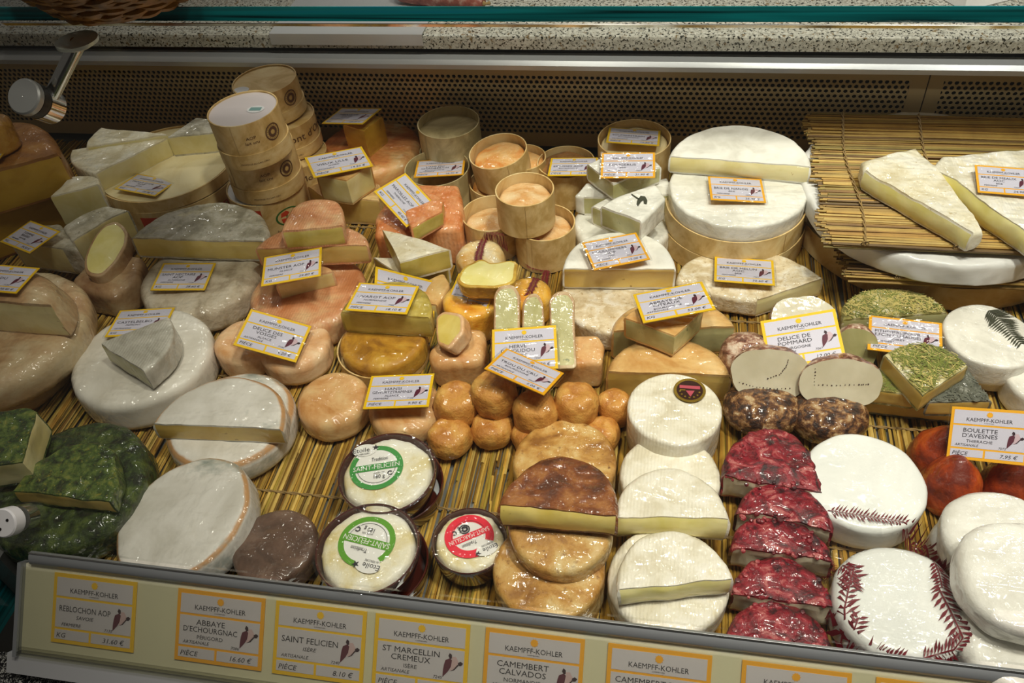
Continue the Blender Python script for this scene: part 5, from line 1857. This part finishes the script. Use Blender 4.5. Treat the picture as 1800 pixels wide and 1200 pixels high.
# ---- glazed dishes
def dish(label, cx, cy, wpx, zt, h, kind=None, rot=0.0, loff=(0, 0), ax=0, ay=0, lr=0.027, full=True):
    c = W(cx, cy, zt)
    r = wpx / 2 / ppm(c)
    mw = Matrix.Translation(c) @ Matrix.Rotation(math.radians(ay), 4, 'Y') @ Matrix.Rotation(math.radians(ax), 4, 'X') @ Matrix.Translation((0, 0, -h))
    root = empty('cheese_dish', mw)
    tagit(root, label, 'dish', 'glazed brown dishes of soft cheese')
    MB().lathe([(0, 0.0), (r * 0.86, 0.0), (r * 0.9, 0.001), (r * 0.97, h * 0.5), (r, h - 0.003), (r * 0.995, h - 0.0006), (r * 0.975, h), (r * 0.955, h - 0.001), (r * 0.93, h * 0.5), (r * 0.86, 0.003), (0, 0.003)], 64).obj('dish', 'dish glaze', root)
    if not full: return root
    rc_ = r * 0.925
    SEED[0] += 1
    n = 72
    V, Fc = [], []
    rings = [(0.0, 1), (0.25, 1), (0.5, 1), (0.7, 1), (0.84, 1), (0.92, 0.96), (0.97, 0.8), (1.0, 0.35)]
    V.append(Vector((0, 0, h - 0.002)))
    for f, zf in rings[1:]:
        for i in range(n):
            a = 2 * PI * i / n
            rr = rc_ * f * (1 + (0.035 * noise.noise(Vector((3 * math.cos(a) + SEED[0], 3 * math.sin(a), 0))) + 0.02 * noise.noise(Vector((11 * math.cos(a), 11 * math.sin(a), SEED[0])))) * (f > 0.9))
            p = Vector((rr * math.cos(a), rr * math.sin(a), 0))
            V.append(Vector((p.x, p.y, 0.004 + (h - 0.006) * zf + 0.0007 * noise.noise(p * 90 + Vector((SEED[0], 0, 0))))))
    for i in range(n): Fc.append((0, 1 + i, 1 + (i + 1) % n))
    for k in range(len(rings) - 2):
        for i in range(n):
            j = (i + 1) % n
            Fc.append((1 + k * n + i, 1 + (k + 1) * n + i, 1 + (k + 1) * n + j, 1 + k * n + j))
    mesh_obj('cheese', V, Fc, 'felicien', root)
    # printed round sticker
    T = Matrix.Translation((loff[0], loff[1], h - 0.0008)) @ Matrix.Rotation(math.radians(rot), 4, 'Z') @ Matrix.Scale(lr, 4)
    def put(name, mb, mat):
        mb.xf(T)
        return mb.obj(name, mat, lab, False)
    lab = empty('sticker'); lab.parent = root
    red = kind == 'red'
    colr = 'label red' if red else kind
    mb = MB(); disc_poly(mb, 0, 0, 1.0, 0, 40); put('sticker_paper', mb, 'label white')
    mb = MB(); ring_poly(mb, 0, 0, 0.80 if not red else 0.66, 1.0, 0.012, 56, math.radians(142), math.radians(460)); put('colour_ring', mb, colr)
    mb = MB(); rect(mb, -0.98, -0.14, 0.98, 0.16, 0.02); put('name_band', mb, colr)
    mb = MB(); put_text(mb, 'SAINT-MARCELLIN' if red else 'SAINT-FELICIEN', 0, -0.085, 0.2, 1.72, False, 0.035); put('name_lettering', mb, 'label white')
    mb = MB(); disc_poly(mb, -0.42, 0.86, 0.46, 0.03, 28, 0.62); put('maker_lobe', mb, 'label white')
    mb = MB()
    put_text(mb, 'Etoile', -0.55, 0.78, 0.20, 0.62, False, 0.045)
    put_text(mb, 'du VERCORS', -0.5, 0.64, 0.085, 0.5, False, 0.045)
    put_text(mb, 'Tradition', 0.12, 0.28, 0.16, 0.62, True, 0.045)
    put_text(mb, '180 g' if not red else '80 g', 0.1, -0.52, 0.16, 0.4, False, 0.045)
    put_text(mb, 'poids net', 0.1, -0.31, 0.08, 0.4, False, 0.045)
    star = []
    for k in range(10):
        a = PI / 2 + k * PI / 5
        q = 0.15 if k % 2 == 0 else 0.06
        star.append((0.0 + q * math.cos(a), 0.92 + q * math.sin(a)))
    poly(mb, star, 0.045)
    ring_poly(mb, 0.5, -0.36, 0.06, 0.1, 0.045, 16, 0.6, 5.6)
    ring_poly(mb, 0, 0, 0.70, 0.715, 0.03, 40, math.radians(190), math.radians(350))
    if red:
        ring_poly(mb, 0.05, -0.36, 0.17, 0.22, 0.045, 24); ring_poly(mb, 0.05, -0.36, 0.06, 0.14, 0.045, 24)
    put('fine_lettering', mb, 'ink')
    # tight clear film with gathered flaps
    V, Fc = [], []
    n = 56
    rg = [0, 0.3, 0.6, 0.85, 1.0, 1.02, 1.05]
    for f in rg[1:]:
        for i in range(n):
            a = 2 * PI * i / n
            k = f * (1 + (0.16 * noise.noise(Vector((2.2 * math.cos(a) + SEED[0] * 3, 2.2 * math.sin(a), 1))) if f > 1.1 else 0))
            zz = h + 0.0012 + (0.0004 * noise.noise(Vector((f * 9 * math.cos(a), f * 9 * math.sin(a), SEED[0]))) if f < 1.03 else -0.004 * (f - 1) * 8 + 0.004 * noise.noise(Vector((4 * math.cos(a), 4 * math.sin(a), SEED[0]))))
            V.append(Vector((r * k * math.cos(a), r * k * math.sin(a), max(zz, 0.001) if f > 1.1 else zz)))
    k0 = len(V); V.append(Vector((0, 0, h + 0.0012)))
    for i in range(n): Fc.append((k0, i, (i + 1) % n))
    for k in range(len(rg) - 2):
        for i in range(n):
            j = (i + 1) % n
            Fc.append((k * n + i, (k + 1) * n + i, (k + 1) * n + j, k * n + j))
    mesh_obj('clear_film', V, Fc, 'film', root)
    return root
dish('brown dish under the rear green labelled one', 694, 848, 172, 0.026, 0.026, full=False)
dish('rear glazed dish of soft cheese with a green label, lettering upright', 680, 828, 174, 0.054, 0.027, 'label green two', 17, (-0.012, 0.004))
dish('brown dish under the front green labelled one', 662, 986, 184, 0.027, 0.027, full=False)
dish('front glazed dish of soft cheese with a green label, lettering upside down', 645, 961, 185, 0.054, 0.027, 'label green', 172, (-0.002, 0.006))
dish('small glazed dish of soft cheese with a red label', 825, 948, 134, 0.038, 0.030, 'red', 214, (-0.001, 0.004), lr=0.0235, ay=2)

# ---------------------------------------------------------------- printed film
root, inv, bv = drape('crinkled clear film printed with red ferns over the white cheeses', [(1448, 884), (1652, 918), (1712, 1160), (1462, 1158)], 0.045, 30, 34, 0.0012)
mb = MB()
fern(mb, bv, inv, [(1456, 894), (1500, 900), (1545, 908), (1590, 915), (1640, 928)], 0.045, 0.009, 1)
fern(mb, bv, inv, [(1640, 928), (1655, 965), (1672, 1000)], 0.045, 0.012, 2, dens=1.6)
fern(mb, bv, inv, [(1646, 1030), (1668, 1075), (1690, 1125)], 0.045, 0.016, 3)
fern(mb, bv, inv, [(1640, 985), (1650, 1010), (1655, 1035)], 0.045, 0.012, 4, dens=1.4)
fern(mb, bv, inv, [(1488, 1110), (1484, 1070), (1492, 1030), (1500, 1000)], 0.045, 0.015, 5)
fern(mb, bv, inv, [(1478, 985), (1492, 1005), (1496, 1030)], 0.045, 0.013, 6, dens=1.4)
fern(mb, bv, inv, [(1494, 1140), (1500, 1110), (1508, 1088)], 0.045, 0.014, 7)
fern(mb, bv, inv, [(1500, 1146), (1530, 1142), (1560, 1150), (1590, 1156)], 0.045, 0.012, 8, dens=1.3)
fern(mb, bv, inv, [(1618, 1158), (1645, 1150), (1678, 1140), (1690, 1125)], 0.045, 0.012, 9, dens=1.3)
fern(mb, bv, inv, [(1464, 935), (1470, 955), (1474, 980)], 0.045, 0.010, 10, dens=1.4)
mb.obj('fern_print', 'fern ink', root, False)
root, inv, bv = drape('clear film printed with red scrolls between the chip boxes and the yellow cheeses', [(800, 407), (968, 425), (956, 522), (796, 474)], 0.05, 26, 22, 0.0014, smooth=30)
mb = MB()
fern(mb, bv, inv, [(851, 410), (870, 412), (889, 415)], 0.05, 0.008, 1, dens=1.3)
fern(mb, bv, inv, [(852, 410), (846, 422), (841, 440), (838, 462)], 0.05, 0.008, 2, dens=2.0)
fern(mb, bv, inv, [(920, 422), (940, 425), (962, 428)], 0.05, 0.008, 3, dens=1.3)
fern(mb, bv, inv, [(958, 428), (954, 448), (948, 474), (938, 502), (930, 518)], 0.05, 0.008, 4, dens=2.0)
mb.obj('scroll_print', 'fern ink', root, False)

# ---------------------------------------------------------------- price cards in the counter
PT = price_tag
PT('price card lying on the pale board of the shallow wooden box', (242, 305), (312, 318), (202, 332), 0.074, ["MONT D'OR", 'AOP'], 'JURA', 'FERMIERE', 'KG', '28.90 \u20ac', '7160')
PT('price card on the small golden block at the back', (600, 190), (671, 191), (566, 217), 0.093, ['ABBAYE DE', 'TAMIE'], 'SAVOIE', 'ARTISANALE', 'KG', '29.10 \u20ac', '7140')
PT('price card on the cream cube set corner forwards', (534, 277), (637, 257), (553, 312), 0.094, ['VIEUX LILLE'], 'NORD', 'ARTISANALE', 'PI\u00c8CE', '14.20 \u20ac', '7161')
PT('tilted price card with sideways lettering on the orange squares', (713, 303), (770, 365), (657, 337), 0.092, ['MAROILLES AOP'], 'THIERACHE', 'FERMIERE', 'KG', '40.40 \u20ac', '7120')
PT('price card lying inside the grey wooden box', (733, 283), (819, 278), (728, 312), 0.050, ["L'AMI DU", 'CHAMBERTIN'], 'BOURGOGNE', 'ARTISANALE', 'PI\u00c8CE', '16.90 \u20ac', '7003', amber=True)
PT('price card on the dark wooden box, its right end hidden by a white quarter', (968, 278), (1052, 277), (963, 309), 0.062, ['EPOISSES AOP'], 'BOURGOGNE', 'ARTISANALE', 'PI\u00c8CE', '14.90 \u20ac', '7062')
PT('price card half in shade on the box at the back centre', (1070, 224), (1162, 230), (1066, 250), 0.082, ['SOUMAINTRAIN'], 'BOURGOGNE', 'ARTISANALE', 'PI\u00c8CE', '15.50 \u20ac', '7064')
PT('price card leaning on the white quarter with green grey cut sides', (1057, 269), (1152, 268), (1056, 313), 0.106, ['FOUGERUS'], 'BRIE', 'FERMIERE', 'PI\u00c8CE', '21.90 \u20ac', '7080', amber=True)
PT('price card on the white wheel in wooden collars', (1243, 310), (1339, 315), (1250, 351), 0.089, ['BRIE DE NANGIS'], 'BRIE', 'FERMIERE', 'KG', '25.90 \u20ac', '7030', amber=True)
PT('price card on the long soft wedge at the right edge', (1712, 290), (1812, 297), (1719, 338), 0.136, ['BRIE DE MEAUX', 'AOC'], 'BRIE', 'FERMIERE', 'KG', '24.90 \u20ac', '7020', amber=True)
PT('slanted price card on the grey white wedge at the left', (55, 387), (106, 407), (0, 425), 0.082, ['TOMME', 'BREBIS'], 'SAVOIE', 'FERMIERE', 'KG', '34.50 \u20ac', '7150')
PT('price card cut off by the left edge, on the pale rind half', (-18, 463), (71, 471), (-62, 508), 0.134, ['BLEU DU'], 'JURA', 'FERMIERE', 'KG', '30.40 \u20ac', '7134')
PT('corner of a price card on the brown rind half at the left edge', (-60, 262), (17, 259), (-78, 282), 0.150, ['VIEUX'], '', '', 'KG', '24.60 \u20ac', '')
PT('price card on the lower grey beige mould rind wheel', (287, 462), (381, 462), (265, 510), 0.046, ['SAINT NECTAIRE', 'AOP'], 'AUVERGNE', 'FERMIERE', 'KG', '28.60 \u20ac', '7130')
PT('price card half under the small wedge on the big smooth white wheel', (211, 545), (309, 540), (185, 592), 0.0480, ['CASTELBELBO'], 'PIEMONT', 'ARTISANALE', 'KG', '33.20 \u20ac', '7330')
PT('price card leaning on the front of the pink pile', (464, 452), (567, 434), (460, 503), 0.090, ['MUNSTER AOP'], 'ALSACE', 'FERMIERE', 'KG', '29.80 \u20ac', '7100')
PT('price card bridging the two small cream wheels, showing 6.20 euros', (441, 542), (549, 573), (411, 606), 0.060, ['DELICE DES', 'VOSGES'], 'ALSACE', 'ARTISANALE', 'PI\u00c8CE', '6.20 \u20ac', '7106')
PT('price card leaning on the yellow olive half wheel', (631, 496), (738, 503), (607, 545), 0.078, ['LIVAROT AOP'], 'NORMANDIE', 'FERMIERE', 'PI\u00c8CE', '18.10 \u20ac', '7085')
PT('price card in shade standing behind the yellow olive half', (660, 468), (766, 494), (657, 540), 0.050, ["PONT L'EVEQUE"], 'NORMANDIE', 'FERMIERE', 'PI\u00c8CE', '12.40 \u20ac', '7086')
PT('price card under the hollow topped yellow half', (806, 480), (878, 492), (785, 530), 0.0535, ['LANGRES AOP'], 'CHAMPAGNE', 'ARTISANALE', 'PI\u00c8CE', '7.60 \u20ac', '7050')
PT('upright price card in front of the three green slices', (864, 579), (978, 571), (866, 655), 0.074, ['HERVE', 'REMOUDOU'], 'BELGIQUE', 'ARTISANALE', 'PI\u00c8CE', '9.50 \u20ac', '7350')
PT('tilted price card lying across the small apricot cheeses', (889, 611), (992, 656), (852, 648), 0.085, ['TROU DU CRU'], 'BOURGOGNE', 'ARTISANALE', 'PI\u00c8CE', '5.05 \u20ac', '7063', amber=True)
PT('price card lying on the thick white half in the centre', (1022, 427), (1119, 408), (1045, 474.5), 0.078, ['COULOMMIERS', 'AOP'], 'BRIE', 'FERMIERE', 'PI\u00c8CE', '15.00 \u20ac', '7022', amber=True)
PT('price card tilted on the small tan wedge', (1111, 518), (1235, 494), (1132, 567), 0.092, ['ABBAYE DE', 'CITEAUX'], 'BOURGOGNE', 'ARTISANALE', 'KG', '53.00 \u20ac', '7070')
PT('price card on the broad cream speckled wheel', (1255, 451), (1360, 458), (1256, 494), 0.038, ['BRIE DE MELUN', 'AOC'], 'BRIE', 'FERMIERE', 'KG', '35.60 \u20ac', '7021')
PT('upright price card behind the two chalky cut halves', (1335, 565), (1468, 542.5), (1352, 650), 0.066, ['DELICE DE', 'POMMARD'], 'BOURGOGNE', 'ARTISANALE', 'PI\u00c8CE', '12.00 \u20ac', '7067', sleeve=False)
PT('price card standing before the hay topped half', (1526, 554), (1656, 568), (1525, 614), 0.050, ['PITHIVIERS(POIVR', 'E,FOIN OU SAUGE)'], 'LOIRET', 'FERMIERE', 'PI\u00c8CE', '9.80 \u20ac', '7090', amber=True)
PT('upright price card among the red orange cones at the right edge', (1672, 714), (1812, 724), (1662, 805), 0.074, ['BOULETTE', "D'AVESNES"], 'THIERACHE', 'ARTISANALE', 'PI\u00c8CE', '7.95 \u20ac', '7072', amber=True)
PT('price card on the flat pink wheel left of the apricot cheeses', (652, 660), (765, 656), (639, 718.5), 0.050, ['HANSI', 'GEWURTZTRAMINER'], 'ALSACE', 'FERMIERE', 'PI\u00c8CE', '9.90 \u20ac', '7104')
# cards in the sloping strip of the front rail
sm = Matrix((Vector((1, 0, 0)), -SD, SN)).transposed().to_4x4()
for lab, px, lines, reg, kd, un, pr, code, amb in (
        ('leftmost price card in the front strip, showing 31.60 euros', 170, ['REBLOCHON AOP'], 'SAVOIE', 'FERMIERE', 'KG', '31.60 \u20ac', '7135', False),
        ('second price card in the front strip, showing 16.60 euros', 391, ['ABBAYE', "D'ECHOURGNAC"], 'P\u00c9RIGORD', 'ARTISANALE', 'PI\u00c8CE', '16.60 \u20ac', '7086', True),
        ('third price card in the front strip, showing 8.10 euros', 566, ['SAINT FELICIEN'], 'IS\u00c8RE', 'ARTISANALE', 'PI\u00c8CE', '8.10 \u20ac', '7240', False),
        ('fourth price card in the front strip, showing 4.95 euros', 744, ['ST MARCELLIN', 'CREMEUX'], 'IS\u00c8RE', 'ARTISANALE', 'PI\u00c8CE', '4.95 \u20ac', '7245', False),
        ('fifth price card in the front strip, below the golden crumb wheels', 941, ['CAMEMBERT', 'CALVADOS'], 'NORMANDIE', 'ARTISANALE', 'PI\u00c8CE', '9.70 \u20ac', '7170', True),
        ('sixth price card in the front strip, below the wrinkled white halves', 1160, ['CAMEMBERT DE', 'NORMANDIE AOP'], 'NORMANDIE', 'ARTISANALE', 'PI\u00c8CE', '9.20 \u20ac', '7171', True),
        ('seventh price card in the front strip, below the berry topped halves', 1400, ["P'TIT DELICE"], 'BOURGOGNE', 'ARTISANALE', 'PI\u00c8CE', '6.90 \u20ac', '7068', True),
        ('eighth price card in the front strip, below the fern printed film', 1640, ['DELICE DE', 'BOURGOGNE'], 'BOURGOGNE', 'ARTISANALE', 'KG', '26.40 \u20ac', '7066', True)):
    ytop = 1013.5 + (px - 170) * 0.1275
    p = on_strip(px, ytop)
    mw = sm.copy()
    mw.translation = p + SD * (TH / 2) + SN * 0.0012
    PT(lab, None, None, None, 0, lines, reg, kd, un, pr, code, amb, mw=mw, group='price cards in the front strip', sleeve=False)
